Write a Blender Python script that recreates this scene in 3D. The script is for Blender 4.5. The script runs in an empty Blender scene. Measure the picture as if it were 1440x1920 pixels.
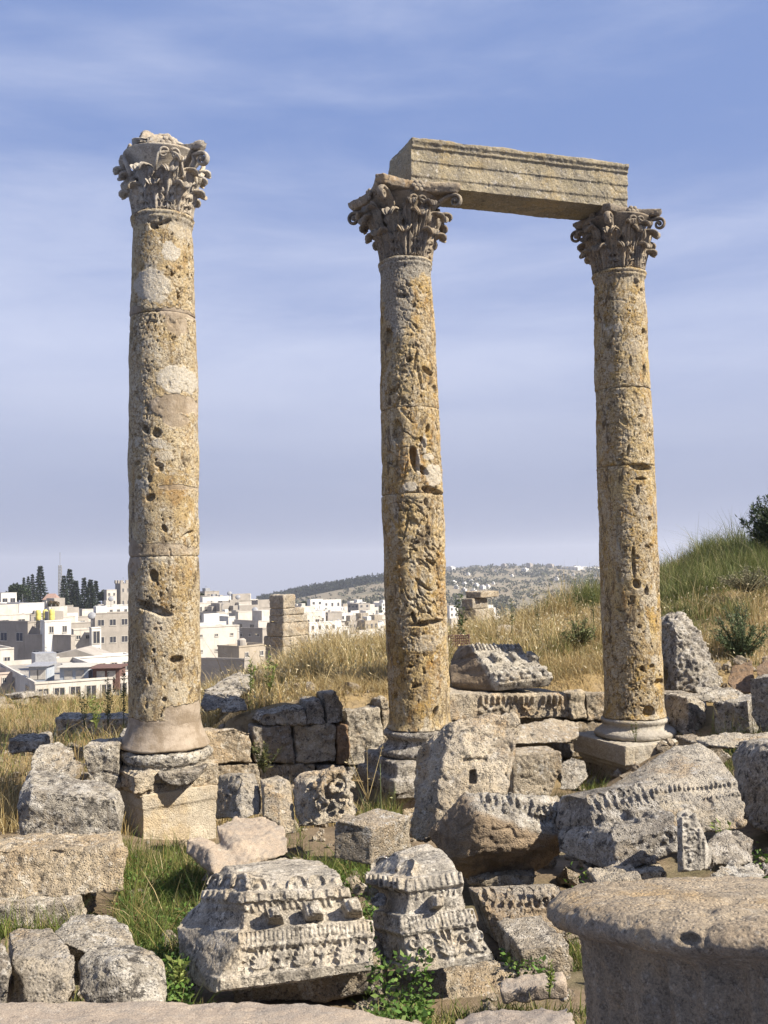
import bpy, bmesh, math, random
import numpy as np
from mathutils import Vector
random.seed(7); RNG = np.random.default_rng(7)
SC = bpy.context.scene
COL = SC.collection
rad = math.radians
# ------------------------------------------------------------------ camera
F = 1900.0
CAM = np.array([0.0, 0.0, 3.0])
TH, RO = rad(3.01), rad(1.25)
FW = np.array([0, math.cos(TH), math.sin(TH)])
_up = np.array([0, -math.sin(TH), math.cos(TH)]); _rt = np.array([1.0, 0, 0])
UP = _up*math.cos(RO) + _rt*math.sin(RO)
RT = _rt*math.cos(RO) - _up*math.sin(RO)
def ray(px, py): return RT*((px-720)/F) + UP*(-(py-960)/F) + FW
def P(px, py, d):
    v = ray(px, py); return CAM + v*(d/v[1])
def PN(px, py, p0, n):
    v = ray(px, py); return CAM + v*(np.dot(p0-CAM, n)/np.dot(v, n))
def unit(v): return v/np.linalg.norm(v)
cam = bpy.data.cameras.new('camera'); camo = bpy.data.objects.new('camera', cam); COL.objects.link(camo)
from mathutils import Matrix
camo.matrix_world = Matrix(((RT[0], UP[0], -FW[0], CAM[0]), (RT[1], UP[1], -FW[1], CAM[1]), (RT[2], UP[2], -FW[2], CAM[2]), (0, 0, 0, 1)))
cam.sensor_fit = 'HORIZONTAL'; cam.sensor_width = 36; cam.lens = F/1440*36; cam.clip_start = 0.05; cam.clip_end = 20000
SC.camera = camo
# ------------------------------------------------------------------ numpy noise
_perm = np.random.default_rng(3).permutation(256).astype(np.int64); _perm = np.concatenate([_perm, _perm, _perm])
_g = np.random.default_rng(4).normal(size=(256, 3)); _g /= np.linalg.norm(_g, axis=1)[:, None]
def _h(i, j, k): return _perm[_perm[_perm[i & 255] + (j & 255)] + (k & 255)]
def pnoise(p):
    i = np.floor(p).astype(np.int64); f = p-i; u = f*f*f*(f*(f*6-15)+10)
    r = 0
    for a in (0, 1):
        wa = u[:, 0] if a else 1-u[:, 0]
        for b in (0, 1):
            wb = u[:, 1] if b else 1-u[:, 1]
            for c in (0, 1):
                wc = u[:, 2] if c else 1-u[:, 2]
                g = _g[_h(i[:, 0]+a, i[:, 1]+b, i[:, 2]+c)]
                r = r + wa*wb*wc*(g[:, 0]*(f[:, 0]-a)+g[:, 1]*(f[:, 1]-b)+g[:, 2]*(f[:, 2]-c))
    return r*1.5
def fbm(p, o=4, g=.5):
    r = 0; a = 1.0; q = p
    for k in range(o):
        r = r + a*pnoise(q); q = q*2.03 + 17.3; a *= g
    return r
def worley(p):
    i = np.floor(p).astype(np.int64); n = len(p)
    f1 = np.full(n, 9.0); f2 = np.full(n, 9.0); idr = np.zeros(n)
    for a in (-1, 0, 1):
        for b in (-1, 0, 1):
            for c in (-1, 0, 1):
                h = _h(i[:, 0]+a, i[:, 1]+b, i[:, 2]+c)
                q = np.stack([i[:, 0]+a+_perm[h+1]/256., i[:, 1]+b+_perm[h+91]/256., i[:, 2]+c+_perm[h+171]/256.], 1)
                dd = np.sqrt(((q-p)**2).sum(1))
                m = dd < f1
                f2 = np.where(m, f1, np.minimum(f2, dd)); idr = np.where(m, _perm[h+37]/256., idr); f1 = np.where(m, dd, f1)
    return f1, f2, idr
def sstep(a, b, x):
    t = np.clip((x-a)/(b-a), 0, 1); return t*t*(3-2*t)
# ------------------------------------------------------------------ object helpers
def tag(o, label=None, cat=None, group=None, kind=None):
    if label: o['label'] = label
    if cat: o['category'] = cat
    if group: o['group'] = group
    if kind: o['kind'] = kind
    elif cat: o['kind'] = 'thing'
    return o
def thing(name, label, cat, loc=(0, 0, 0), group=None):
    o = bpy.data.objects.new(name, None); COL.objects.link(o); o.location = loc; o.empty_display_size = .1
    return tag(o, label, cat, group)
def mk(V, faces, smooth=True):
    """V (n,3); faces: an (m,k) array or list of such arrays"""
    if not isinstance(faces, list): faces = [faces]
    me = bpy.data.meshes.new('m'); V = np.asarray(V, dtype=np.float32)
    me.vertices.add(len(V)); me.vertices.foreach_set('co', V.ravel())
    faces = [np.asarray(f, dtype=np.int32) for f in faces if len(f)]
    lv = np.concatenate([f.ravel() for f in faces])
    tot = np.concatenate([np.full(len(f), f.shape[1], dtype=np.int32) for f in faces])
    st = np.concatenate([[0], np.cumsum(tot)[:-1]]).astype(np.int32)
    me.loops.add(len(lv)); me.loops.foreach_set('vertex_index', lv)
    me.polygons.add(len(tot)); me.polygons.foreach_set('loop_start', st)
    me.polygons.foreach_set('use_smooth', np.full(len(tot), smooth, dtype=bool))
    me.update(calc_edges=True); me.validate()
    return me
def obj(name, me, mat=None, parent=None, loc=None):
    me.name = name
    o = bpy.data.objects.new(name, me); COL.objects.link(o)
    if mat is not None and not me.materials:
        for m in (mat if isinstance(mat, (list, tuple)) else [mat]): me.materials.append(m)
    if parent is not None: o.parent = parent
    if loc is not None: o.location = loc
    return o
def attr(me, name, a):
    t = me.attributes.new(name, 'FLOAT', 'POINT'); t.data.foreach_set('value', np.asarray(a, dtype=np.float32))
def cattr(me, name, a):
    t = me.color_attributes.new(name, 'FLOAT_COLOR', 'POINT')
    c = np.ones((len(a), 4), dtype=np.float32); c[:, :3] = a; t.data.foreach_set('color', c.ravel())
def recentre(V):
    """base-centre origin; returns loc, V local"""
    lo, hi = V.min(0), V.max(0); loc = np.array([(lo[0]+hi[0])/2, (lo[1]+hi[1])/2, lo[2]])
    return loc, V-loc
def single(name, V, faces, mat, label, cat, group=None, smooth=True, kind=None):
    loc, L = recentre(np.asarray(V, dtype=float)); o = obj(name, mk(L, faces, smooth), mat, None, loc)
    return tag(o, label, cat, group, kind)
# ------------------------------------------------------------------ solid pieces
def hullmesh(pts):
    bm = bmesh.new()
    for p in pts: bm.verts.new([float(x) for x in p])
    r = bmesh.ops.convex_hull(bm, input=bm.verts[:])
    bmesh.ops.delete(bm, geom=[v for v in bm.verts if not v.link_faces], context='VERTS')
    bm.verts.index_update()
    V = np.array([v.co[:] for v in bm.verts]); Fc = [[v.index for v in f.verts] for f in bm.faces]
    bm.free(); return V, Fc
def H(pp): return np.array([P(*q) for q in pp])
def Q(poly, d, yaw=0., tilt=0., thick=.5, dx=0., dz=0., taper=1.0):
    """front polygon seen in the photograph, standing at depth d on a plane turned yaw to the right and tilted up; extruded back"""
    yw, tl = rad(yaw), rad(tilt)
    n = np.array([math.sin(yw)*math.cos(tl), -math.cos(yw)*math.cos(tl), math.sin(tl)])
    c = np.mean(np.array(poly, float), axis=0); p0 = P(c[0], c[1], d)
    f = np.array([PN(x, y, p0, n) for x, y in poly])
    back = f - n*thick + np.array([dx, 0, dz])
    if taper != 1.0: m = back.mean(0); back = m+(back-m)*taper
    return np.concatenate([f, back])
def R4(x0, y0, x1, y1): return [(x0, y0), (x1, y0), (x1, y1), (x0, y1)]
def ell(c, ax, n1=9, n2=6):
    """ellipsoid with the three axis vectors ax"""
    V = [c+ax[2]]; Fc = []
    for i in range(1, n2):
        t = math.pi*i/n2
        for j in range(n1):
            a = 2*math.pi*j/n1
            V.append(c+ax[2]*math.cos(t)+(ax[0]*math.cos(a)+ax[1]*math.sin(a))*math.sin(t))
    V.append(c-ax[2]); L = len(V)-1
    for j in range(n1):
        k = (j+1) % n1
        Fc.append([0, 1+j, 1+k]); b = 1+(n2-2)*n1; Fc.append([L, b+k, b+j])
        for i in range(n2-2):
            q = 1+i*n1; Fc.append([q+j, q+n1+j, q+n1+k, q+k])
    return np.array(V), Fc
def tube(pts, r, sides=6, flat=None, fs=1.0):
    pts = np.array(pts, float); n = len(pts); r = np.broadcast_to(np.asarray(r, float), (n,))
    T = np.gradient(pts, axis=0); T /= np.linalg.norm(T, axis=1)[:, None]+1e-9
    ref = np.array(flat, float) if flat is not None else np.array([.31, .22, .92])
    V = []; Fc = []
    for i in range(n):
        b = ref - T[i]*np.dot(ref, T[i]); b /= np.linalg.norm(b)+1e-9; a = np.cross(T[i], b)
        for j in range(sides):
            t = 2*math.pi*j/sides; V.append(pts[i]+r[i]*(a*math.cos(t)+b*math.sin(t)*fs))
    for i in range(n-1):
        for j in range(sides):
            k = (j+1) % sides; Fc.append([i*sides+j, i*sides+k, (i+1)*sides+k, (i+1)*sides+j])
    Fc.append(list(range(sides))[::-1]); Fc.append([(n-1)*sides+j for j in range(sides)])
    return np.array(V), Fc
def lathe(prof, seg=64, cap=True):
    V = []; Fc = []; n = len(prof)
    for r, z in prof:
        for j in range(seg):
            a = 2*math.pi*j/seg; V.append((r*math.cos(a), r*math.sin(a), z))
    for i in range(n-1):
        for j in range(seg):
            k = (j+1) % seg; Fc.append([i*seg+j, i*seg+k, (i+1)*seg+k, (i+1)*seg+j])
    if cap: Fc.append(list(range(seg))[::-1]); Fc.append([(n-1)*seg+j for j in range(seg)])
    return np.array(V), Fc
def boxm(x0, x1, y0, y1, z0, z1):
    V = np.array([(x, y, z) for z in (z0, z1) for x, y in ((x0, y0), (x1, y0), (x1, y1), (x0, y1))], float)
    return V, [[0, 3, 2, 1], [4, 5, 6, 7], [0, 1, 5, 4], [1, 2, 6, 5], [2, 3, 7, 6], [3, 0, 4, 7]]
def join(ms):
    V = []; Fc = []; o = 0
    for v, f in ms:
        V.append(np.asarray(v, float)); Fc += [[i+o for i in q] for q in f]; o += len(v)
    return np.concatenate(V), Fc
def pym(V, Fc, smooth=False):
    me = bpy.data.meshes.new('m'); me.from_pydata([tuple(map(float, v)) for v in V], [], Fc); me.update()
    if smooth: me.polygons.foreach_set('use_smooth', np.full(len(me.polygons), True))
    return me
def vnormals(V, Q4):
    a = V[Q4[:, 2]]-V[Q4[:, 0]]; b = V[Q4[:, 3]]-V[Q4[:, 1]]; fn = np.cross(a, b)
    N = np.zeros_like(V)
    for c in range(3):
        s = np.zeros(len(V))
        for k in range(4): s += np.bincount(Q4[:, k], fn[:, c], len(V))
        N[:, c] = s
    return N/(np.linalg.norm(N, axis=1)[:, None]+1e-12)
def laplace(V, Q4, it):
    n = len(V); e0 = Q4.ravel(); e1 = np.roll(Q4, -1, axis=1).ravel()
    cnt = np.bincount(e0, minlength=n)+np.bincount(e1, minlength=n)+1e-9
    for _ in range(it):
        W = np.empty_like(V)
        for c in range(3): W[:, c] = (np.bincount(e0, V[e1, c], n)+np.bincount(e1, V[e0, c], n))/cnt
        V = W
    return V
_tmpc = bpy.data.collections.new('tmp')
def remesh(V, Fc, vox):
    bm = bmesh.new(); vs = [bm.verts.new(tuple(map(float, v))) for v in V]
    for f in Fc:
        try: bm.faces.new([vs[i] for i in f])
        except ValueError: pass
    bmesh.ops.recalc_face_normals(bm, faces=bm.faces[:])
    me = bpy.data.meshes.new('t'); bm.to_mesh(me); bm.free()
    o = bpy.data.objects.new('t', me); COL.objects.link(o)
    m = o.modifiers.new('r', 'REMESH'); m.mode = 'VOXEL'; m.voxel_size = vox
    ev = o.evaluated_get(bpy.context.evaluated_depsgraph_get()); e = ev.to_mesh()
    n = len(e.vertices); A = np.empty(n*3, np.float32); e.vertices.foreach_get('co', A)
    L = np.empty(len(e.loops), np.int32); e.loops.foreach_get('vertex_index', L)
    ev.to_mesh_clear(); bpy.data.objects.remove(o); bpy.data.meshes.remove(me)
    return A.reshape(-1, 3).astype(float), L.reshape(-1, 4)
def weather(V, Q4, seed=0, big=.02, mid=.008, fine=.003, wear=6, pits=0.0, sc=1.0):
    off = np.array([seed*7.13, seed*3.7, seed*5.9])
    if wear:
        S = laplace(V, Q4, wear); k = sstep(-.5, .35, pnoise((V+off)*5*sc))[:, None]
        V = V+(S-V)*(.35+.65*k)
    N = vnormals(V, Q4); p = V+off
    d = big*fbm(p*2.1*sc, 3)+mid*fbm(p*8.3*sc, 3)
    d = d-mid*.9*np.abs(pnoise(p*13*sc+31))-mid*.5*np.abs(pnoise(p*27*sc+11))
    d = d-mid*1.3*sstep(.07, .0, np.abs(fbm(p*np.array([2.6, 2.6, 3.4])*sc+77, 2)))*sstep(-.1, .4, pnoise(p*1.9+5))
    if fine: d = d+fine*pnoise(p*41*sc)+fine*.6*pnoise(p*77*sc)
    if pits:
        f1, f2, ri = worley(p*16*sc+.5*pnoise(p*9)[:, None])
        d = d-pits*(ri < .45)*sstep(.55, .1, f1)
        d = d-pits*.6*sstep(.25, .75, fbm(p*11*sc+50, 3))
    return V+N*d[:, None]
def solid(parts, decor=(), vox=.02, seed=0, big=.02, mid=.008, fine=.003, wear=6, pits=0.0, sc=1.0):
    ms = [hullmesh(p) for p in parts]+list(decor)
    V, Q4 = remesh(*join(ms), vox)
    return weather(V, Q4, seed, big, mid, fine, wear, pits, sc), Q4
FOOT = []      # footprints of the stones, to keep grass out of them
_seed = [10]
def stone(name, label, parts, mat, decor=(), cat='stone block', group=None, vox=.0135, big=.026, mid=.013, fine=.004, wear=3, pits=.010, sc=1.0, fresh=None, dents=()):
    _seed[0] += 1
    if not decor:
        q = random.Random(_seed[0]); big *= q.uniform(.6, 1.5); mid *= q.uniform(.55, 1.35); pits *= q.uniform(.3, 1.6); sc *= q.uniform(.75, 1.35); wear = q.choice((1, 1, 2, 3))
    V, Q4 = solid(parts, decor, vox, _seed[0], big, mid, fine, wear, pits, sc)
    for px_, py_, rx_, ry_, dep in dents:       # sockets cut into the face
        q = V-CAM; w_ = q@FW; a_ = 720+F*(q@RT)/w_; b_ = 960-F*(q@UP)/w_
        N = vnormals(V, Q4); e = np.maximum(np.abs(a_-px_)/rx_, np.abs(b_-py_)/ry_); r_ = q/np.linalg.norm(q, axis=1)[:, None]
        V = V+r_*(dep*sstep(1.0, .8, e)*((N*r_).sum(1) < -.1))[:, None]
    lo, hi = V.min(0), V.max(0); m = (hi-lo)*.1
    FOOT.append((lo[0]+m[0], hi[0]-m[0], lo[1]+m[1], hi[1]-m[1]))
    o = single(name, V, Q4, mat, label, cat, group)
    if fresh is not None:       # broken faces of a fresher, browner stone
        a, b, c = (P(*q) for q in fresh); n = unit(np.cross(b-a, c-a)); n = -n if n[2] > 0 else n
        attr(o.data, 'fresh', sstep(-.02, .03, (V-a)@n+.03*fbm(V*6, 3)))
    return o
# ------------------------------------------------------------------ materials
KA = .71
class NT:
    def __init__(s, name):
        s.m = bpy.data.materials.new(name); s.m.use_nodes = True; s.t = s.m.node_tree; s.t.nodes.clear()
        s.out = s.t.nodes.new('ShaderNodeOutputMaterial')
    def n(s, ty, ins=None, **kw):
        x = s.t.nodes.new('ShaderNode'+ty)
        for k, v in kw.items(): setattr(x, k, v)
        for k, v in (ins or {}).items(): s.set(x, k, v)
        return x
    def set(s, x, k, v):
        if isinstance(v, bpy.types.NodeSocket): s.t.links.new(v, x.inputs[k])
        else: x.inputs[k].default_value = v
    def noise(s, vec, scale, detail=4, rough=.55, dist=0.0, out='Fac'):
        return s.n('TexNoise', {'Vector': vec, 'Scale': scale, 'Detail': detail, 'Roughness': rough, 'Distortion': dist}).outputs[out]
    def thr(s, v, a, b, lo=0., hi=1.):
        return s.n('MapRange', {'Value': v, 'From Min': a, 'From Max': b, 'To Min': lo, 'To Max': hi}, interpolation_type='SMOOTHSTEP').outputs[0]
    def mix(s, f, a, b, bt='MIX'):
        x = s.n('Mix', data_type='RGBA', blend_type=bt)
        for i, v in ((0, f), (6, a), (7, b)):
            if isinstance(v, bpy.types.NodeSocket): s.t.links.new(v, x.inputs[i])
            else: x.inputs[i].default_value = v if i == 0 else (*v[:3], 1)
        return x.outputs[2]
    def math(s, op, a, b=0.0):
        x = s.n('Math', operation=op); s.set(x, 0, a); s.set(x, 1, b); return x.outputs[0]
    def vmath(s, op, a, b=(0, 0, 0)):
        x = s.n('VectorMath', operation=op); s.set(x, 0, a); s.set(x, 1, b); return x.outputs[0]
    def attr(s, name): return s.n('Attribute', attribute_name=name)
    def coords(s, rnd=True):
        v = s.n('TexCoord').outputs['Object']
        if not rnd: return v
        r = s.math('MULTIPLY', s.n('ObjectInfo').outputs['Random'], 61.0)
        return s.vmath('ADD', v, s.n('CombineXYZ', {0: r, 1: r, 2: r}).outputs[0])
    def fin(s, col, rough=.9, height=None, dist=.02, strength=.6, spec=.25, k=1.0):
        if k != 1.0: col = s.mix(1.0, col, (k, k, k), 'MULTIPLY')
        b = s.n('BsdfPrincipled', {'Base Color': col if isinstance(col, bpy.types.NodeSocket) else (*col[:3], 1), 'Roughness': rough, 'Specular IOR Level': spec})
        if height is not None:
            s.set(b, 'Normal', s.n('Bump', {'Height': height, 'Distance': dist, 'Strength': strength}).outputs[0])
        s.t.links.new(b.outputs[0], s.out.inputs[0]); return s.m
def stone_mat(name, a, b, grey=(.27, .25, .225), dark=(.075, .068, .06), white=(.66, .62, .55), ga=.6, da=.8, wa=.6, dthr=.56, wthr=.6, bump=.7, sc=1.0, ochre=None, oa=.5):
    t = NT(name); v = t.coords(); at = lambda *q: t.vmath('ADD', v, q)
    c = t.mix(t.thr(t.noise(v, 1.6*sc, 6, .6), .38, .62), a, b)
    if ochre: c = t.mix(t.math('MULTIPLY', t.thr(t.noise(at(5, 9, 2), 2.3*sc, 6, .65), .5, .64), oa), c, ochre)
    c = t.mix(t.math('MULTIPLY', t.thr(t.noise(at(3, 1, 7), 4.2*sc, 8, .7), .47, .56), ga), c, grey)
    c = t.mix(t.math('MULTIPLY', t.thr(t.noise(at(11, 4, 2), 8*sc, 9, .75), wthr-.04, wthr+.03), wa), c, white)
    c = t.mix(t.math('MULTIPLY', t.thr(t.noise(at(1, 14, 5), 11*sc, 10, .78), dthr, dthr+.06), da), c, dark)
    c = t.mix(t.math('MULTIPLY', t.thr(t.noise(at(6, 3, 9), 3.1*sc, 9, .7), dthr+.03, dthr+.1), da*.55), c, dark)
    c = t.mix(t.math('MULTIPLY', t.thr(t.noise(at(8, 2, 15), 42*sc, 4, .75), .55, .62), da*.75), c, dark)
    c = t.mix(t.math('MULTIPLY', t.thr(t.noise(at(18, 12, 5), 36*sc, 4, .75), .57, .64), wa*.8), c, white)
    c = t.mix(t.attr('fresh').outputs['Fac'], c, t.mix(t.thr(t.noise(at(4, 4, 1), 4*sc, 8, .7), .4, .6), (.38, .29, .195), (.22, .17, .12)))
    rv = t.n('ObjectInfo').outputs['Random']; r2 = t.math('FRACT', t.math('MULTIPLY', rv, 17.3))
    c = t.mix(1.0, c, t.mix(rv, (.88, .88, .89), (1.14, 1.12, 1.07)), 'MULTIPLY'); c = t.mix(1.0, c, t.mix(r2, (.985, 1.0, 1.02), (1.03, 1.0, .95)), 'MULTIPLY')
    sp = t.thr(t.noise(v, 120*sc, 4, .75), .3, .7, .68, 1.25)
    c = t.mix(1.0, c, t.n('CombineColor', {0: sp, 1: sp, 2: sp}).outputs[0], 'MULTIPLY')
    h = t.math('ADD', t.noise(v, 26*sc, 9, .75), t.math('MULTIPLY', t.thr(t.n('TexVoronoi', {'Vector': v, 'Scale': 55*sc}).outputs['Distance'], .05, .5), .35))
    return t.fin(c, .93, h, .04/sc, bump, k=KA)
M = {}
M['grey'] = stone_mat('grey_limestone', (.58, .525, .43), (.40, .36, .30), grey=(.24, .215, .185), ga=.55, da=.92, dthr=.525, wa=.9, wthr=.545, ochre=(.45, .345, .215), oa=.45, bump=.9, sc=1.15)
M['pale'] = stone_mat('pale_limestone', (.66, .58, .455), (.50, .425, .315), ga=.45, da=.85, dthr=.55, wa=.8, ochre=(.50, .355, .20), oa=.7, bump=.9)
M['warm'] = stone_mat('warm_limestone', (.58, .495, .37), (.43, .355, .26), grey=(.30, .26, .205), ga=.5, da=.85, dthr=.55, wa=.85, wthr=.575, ochre=(.45, .335, .20), oa=.5, bump=.9, sc=1.1)
M['carved'] = stone_mat('carved_marble_grey', (.47, .43, .365), (.34, .31, .265), grey=(.22, .205, .18), ga=.6, da=.9, dthr=.54, wa=.65, wthr=.57, bump=.4, ochre=(.46, .36, .23), oa=.4, sc=1.0)
M['smooth'] = stone_mat('smooth_cream_limestone', (.64, .58, .47), (.53, .47, .37), grey=(.38, .33, .27), ga=.4, da=.3, dthr=.60, wa=.3, ochre=(.55, .42, .24), oa=.55, bump=.5)
M['brown'] = stone_mat('brown_weathered_stone', (.38, .25, .15), (.29, .19, .11), grey=(.18, .145, .11), ga=.4, da=.7, dthr=.565, wa=.2, wthr=.64)
M['sand'] = stone_mat('sandy_paving_stone', (.43, .35, .27), (.35, .285, .225), ga=.35, da=.5, dthr=.6, wa=.2, bump=.4, sc=1.6)
M['drum'] = stone_mat('ochre_sandstone', (.45, .375, .28), (.34, .275, .20), grey=(.26, .225, .18), ga=.55, da=.6, dthr=.575, wa=.35, wthr=.61, bump=.7, sc=1.5, ochre=(.47, .325, .16), oa=.6)
M['beam'] = stone_mat('architrave_limestone', (.50, .425, .285), (.38, .325, .215), grey=(.27, .245, .20), ga=.5, da=.7, dthr=.575, wa=.9, wthr=.62, bump=.4, ochre=(.50, .37, .17), oa=.5, sc=1.0)
M['capital'] = stone_mat('capital_stone', (.45, .37, .265), (.33, .27, .20), grey=(.24, .215, .18), ga=.55, da=.8, dthr=.55, wa=.5, bump=.4, sc=1.8, ochre=(.44, .29, .14), oa=.5)
M['capital_pale'] = stone_mat('pale_capital_stone', (.62, .56, .46), (.48, .41, .32), ga=.45, da=.75, dthr=.57, wa=.75, wthr=.57, bump=.4, sc=1.8, ochre=(.50, .37, .21), oa=.4)
def column_mat(name, gold, cream, brown, peb=1.0, vein=1.0, sc=1.0):
    t = NT(name); v = t.coords()
    vs = t.vmath('MULTIPLY', v, (1, 1, .42))
    big = t.noise(vs, 2.6, 7, .62, .6)
    c = t.mix(t.thr(big, .40, .58), gold, cream)
    c = t.mix(t.math('MULTIPLY', t.thr(t.noise(t.vmath('ADD', vs, (14, 3, 8)), 3.6, 7, .6, .4), .52, .62), .6), c, (.41, .335, .225))
    c = t.mix(t.math('MULTIPLY', t.thr(t.noise(t.vmath('ADD', vs, (4, 13, 8)), 5.2, 7, .6, .4), .56, .62), .85), c, (.70, .63, .49))
    c = t.mix(t.math('MULTIPLY', t.thr(t.noise(t.vmath('ADD', vs, (4, 9, 1)), 4.5, 8, .65, 1.2), .5, .66), .8), c, brown)
    for sc_, wd, am, off in ((2.3, .018, .8, 3), (4.1, .016, .7, 13), (7.5, .02, .5, 23)):
        nv = t.math('ABSOLUTE', t.math('SUBTRACT', t.noise(t.vmath('ADD', vs, (off, off*.3, off*.7)), sc_, 5, .55, 1.6), .5))
        c = t.mix(t.math('MULTIPLY', t.thr(nv, wd, wd*.25), t.math('MULTIPLY', vein*am, t.thr(t.noise(t.vmath('ADD', v, (off, 1, 1)), 2.0, 2, .5), .42, .55))), c, (.15, .10, .05))
    w = t.vmath('ADD', v, t.vmath('MULTIPLY', t.noise(v, 5, 3, .5, 0, 'Color'), (.09, .09, .12)))
    if peb:
        m = t.thr(t.noise(t.vmath('ADD', v, (7, 7, 3)), 1.9, 4, .6), .36, .50)
        for scl, amt, lo in ((9*sc, .8, .5), (20*sc, .75, .42), (46*sc, .6, .4)):
            vo = t.n('TexVoronoi', {'Vector': w, 'Scale': scl, 'Randomness': 1.0})
            sep = t.n('SeparateColor', {0: vo.outputs['Color']})
            e = t.n('TexVoronoi', {'Vector': w, 'Scale': scl, 'Randomness': 1.0}, feature='DISTANCE_TO_EDGE').outputs['Distance']
            on = t.math('MULTIPLY', t.thr(sep.outputs[0], lo, lo+.08), t.thr(e, .04, .1))
            pc = t.mix(sep.outputs[1], (.74, .66, .50), (.56, .42, .22))
            c = t.mix(t.math('MULTIPLY', t.math('MULTIPLY', on, m), amt*peb), c, pc)
            c = t.mix(t.math('MULTIPLY', t.math('MULTIPLY', t.thr(e, .06, .01), t.math('MULTIPLY', m, t.thr(sep.outputs[0], lo-.1, lo))), .75*peb), c, (.17, .105, .045))
    c = t.mix(t.math('MULTIPLY', t.thr(t.noise(t.vmath('ADD', vs, (1, 5, 12)), 9, 8, .74, .5), .53, .62), .85), c, (.13, .095, .06))
    c = t.mix(t.math('MULTIPLY', t.thr(t.noise(t.vmath('ADD', v, (13, 5, 2)), 44, 4, .75), .54, .62), .8), c, (.13, .09, .05))
    c = t.mix(t.math('MULTIPLY', t.thr(t.noise(t.vmath('ADD', v, (2, 5, 22)), 17, 6, .7), .57, .66), .65), c, (.66, .60, .48))
    wn = t.noise(v, 45, 6, .7)
    c = t.mix(t.attr('white').outputs['Fac'], c, t.mix(t.thr(wn, .35, .7), (.70, .65, .55), (.55, .47, .34)))
    c = t.mix(t.attr('mort').outputs['Fac'], c, t.mix(t.thr(t.noise(v, 5, 9, .7), .38, .6), (.45, .37, .28), (.29, .225, .155)))
    c = t.mix(t.attr('grey').outputs['Fac'], c, t.mix(t.thr(wn, .38, .62), (.20, .165, .12), (.52, .48, .40)))
    h = t.math('ADD', t.noise(v, 34, 9, .75), t.math('MULTIPLY', t.noise(vs, 11, 6, .7, .8), .8))
    h = t.math('MULTIPLY', h, t.thr(t.attr('mort').outputs['Fac'], 0, 1, 1, .25))
    return t.fin(c, .9, h, .035, .8, k=KA)
M['col_a'] = column_mat('breccia_column_stone', (.54, .39, .18), (.67, .55, .34), (.42, .255, .095), 1.0, .4)
M['col_b'] = column_mat('veined_travertine_column', (.54, .355, .12), (.64, .48, .235), (.42, .23, .065), .6)
M['col_c'] = column_mat('golden_travertine_column', (.55, .365, .12), (.66, .505, .245), (.42, .235, .07), .8)
def plain_mat(name, c1, c2, sc=3.0, rough=.9, bump=.2, dist=.01, spec=.25, rnd=True):
    t = NT(name); v = t.coords(rnd); n = t.noise(v, sc, 7, .65)
    return t.fin(t.mix(t.thr(n, .35, .65), c1, c2), rough, t.noise(v, sc*8, 5, .6), dist, bump, spec)
def leaf_mat(name, tr=.35, rough=.6):
    t = NT(name); c = t.mix(1.0, t.attr('tint').outputs['Color'], (.68, .68, .68), 'MULTIPLY')
    d = t.n('BsdfPrincipled', {'Base Color': c, 'Roughness': rough, 'Specular IOR Level': .2}); tl = t.n('BsdfTranslucent', {'Color': c})
    m = t.n('MixShader', {0: tr}); t.t.links.new(d.outputs[0], m.inputs[1]); t.t.links.new(tl.outputs[0], m.inputs[2])
    t.t.links.new(m.outputs[0], t.out.inputs[0]); return t.m
M['blade'] = leaf_mat('grass_blades', .3)
M['foliage'] = leaf_mat('leaf_foliage', .25)
M['bark'] = plain_mat('bark', (.12, .09, .06), (.07, .055, .04), 9)
# ------------------------------------------------------------------ light and sky
SUN_AZ, SUN_EL = 66.0, 42.0        # degrees to the right of straight-behind-the-camera, height
S = np.array([math.sin(rad(SUN_AZ))*math.cos(rad(SUN_EL)), -math.cos(rad(SUN_AZ))*math.cos(rad(SUN_EL)), math.sin(rad(SUN_EL))])
sun = bpy.data.lights.new('sun', 'SUN'); sun.energy = 5.0; sun.angle = rad(.5); sun.color = (1, .915, .79)
so = bpy.data.objects.new('sun', sun); COL.objects.link(so); so.rotation_euler = Vector(S).to_track_quat('Z', 'Y').to_euler(); so.location = (20, -10, 30)
W = bpy.data.worlds.new('World'); SC.world = W; W.use_nodes = True
nt = W.node_tree; nt.nodes.clear()
class WN(NT):
    def __init__(s): s.t = nt; s.out = nt.nodes.new('ShaderNodeOutputWorld')
w = WN()
sky = w.n('TexSky', sky_type='NISHITA', sun_disc=False, sun_elevation=rad(SUN_EL), sun_rotation=math.atan2(S[0], S[1]), air_density=1.0, dust_density=1.6, ozone_density=2.2, altitude=600)
dirv = w.n('TexCoord').outputs['Generated']
sp = w.n('SeparateXYZ', {0: dirv})
az = w.math('DIVIDE', sp.outputs[0], w.math('MAXIMUM', w.math('ABSOLUTE', sp.outputs[1]), .05)); el = sp.outputs[2]
cv = w.n('CombineXYZ', {0: az, 1: w.math('MULTIPLY', el, 3.2), 2: w.math('MULTIPLY', sp.outputs[1], .3)}).outputs[0]
cv2 = w.n('Mapping', {0: cv, 2: (0, 0, rad(-9)), 3: (1.0, 1.5, 1)}).outputs[0]
n1 = w.noise(w.vmath('ADD', cv2, (3.1, 1.72, .4)), 1.5, 7, .55, .35)
n2 = w.noise(w.vmath('ADD', cv2, (9.3, 6.2, .4)), 4.5, 8, .6, .6)
cl = w.math('ADD', w.math('MULTIPLY', n1, .75), w.math('MULTIPLY', n2, .25))
cl = w.math('ADD', cl, w.math('MULTIPLY', w.thr(el, .42, .16), .17))
cl = w.math('ADD', cl, w.math('MULTIPLY', w.thr(az, .35, -.35), .10))
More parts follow.
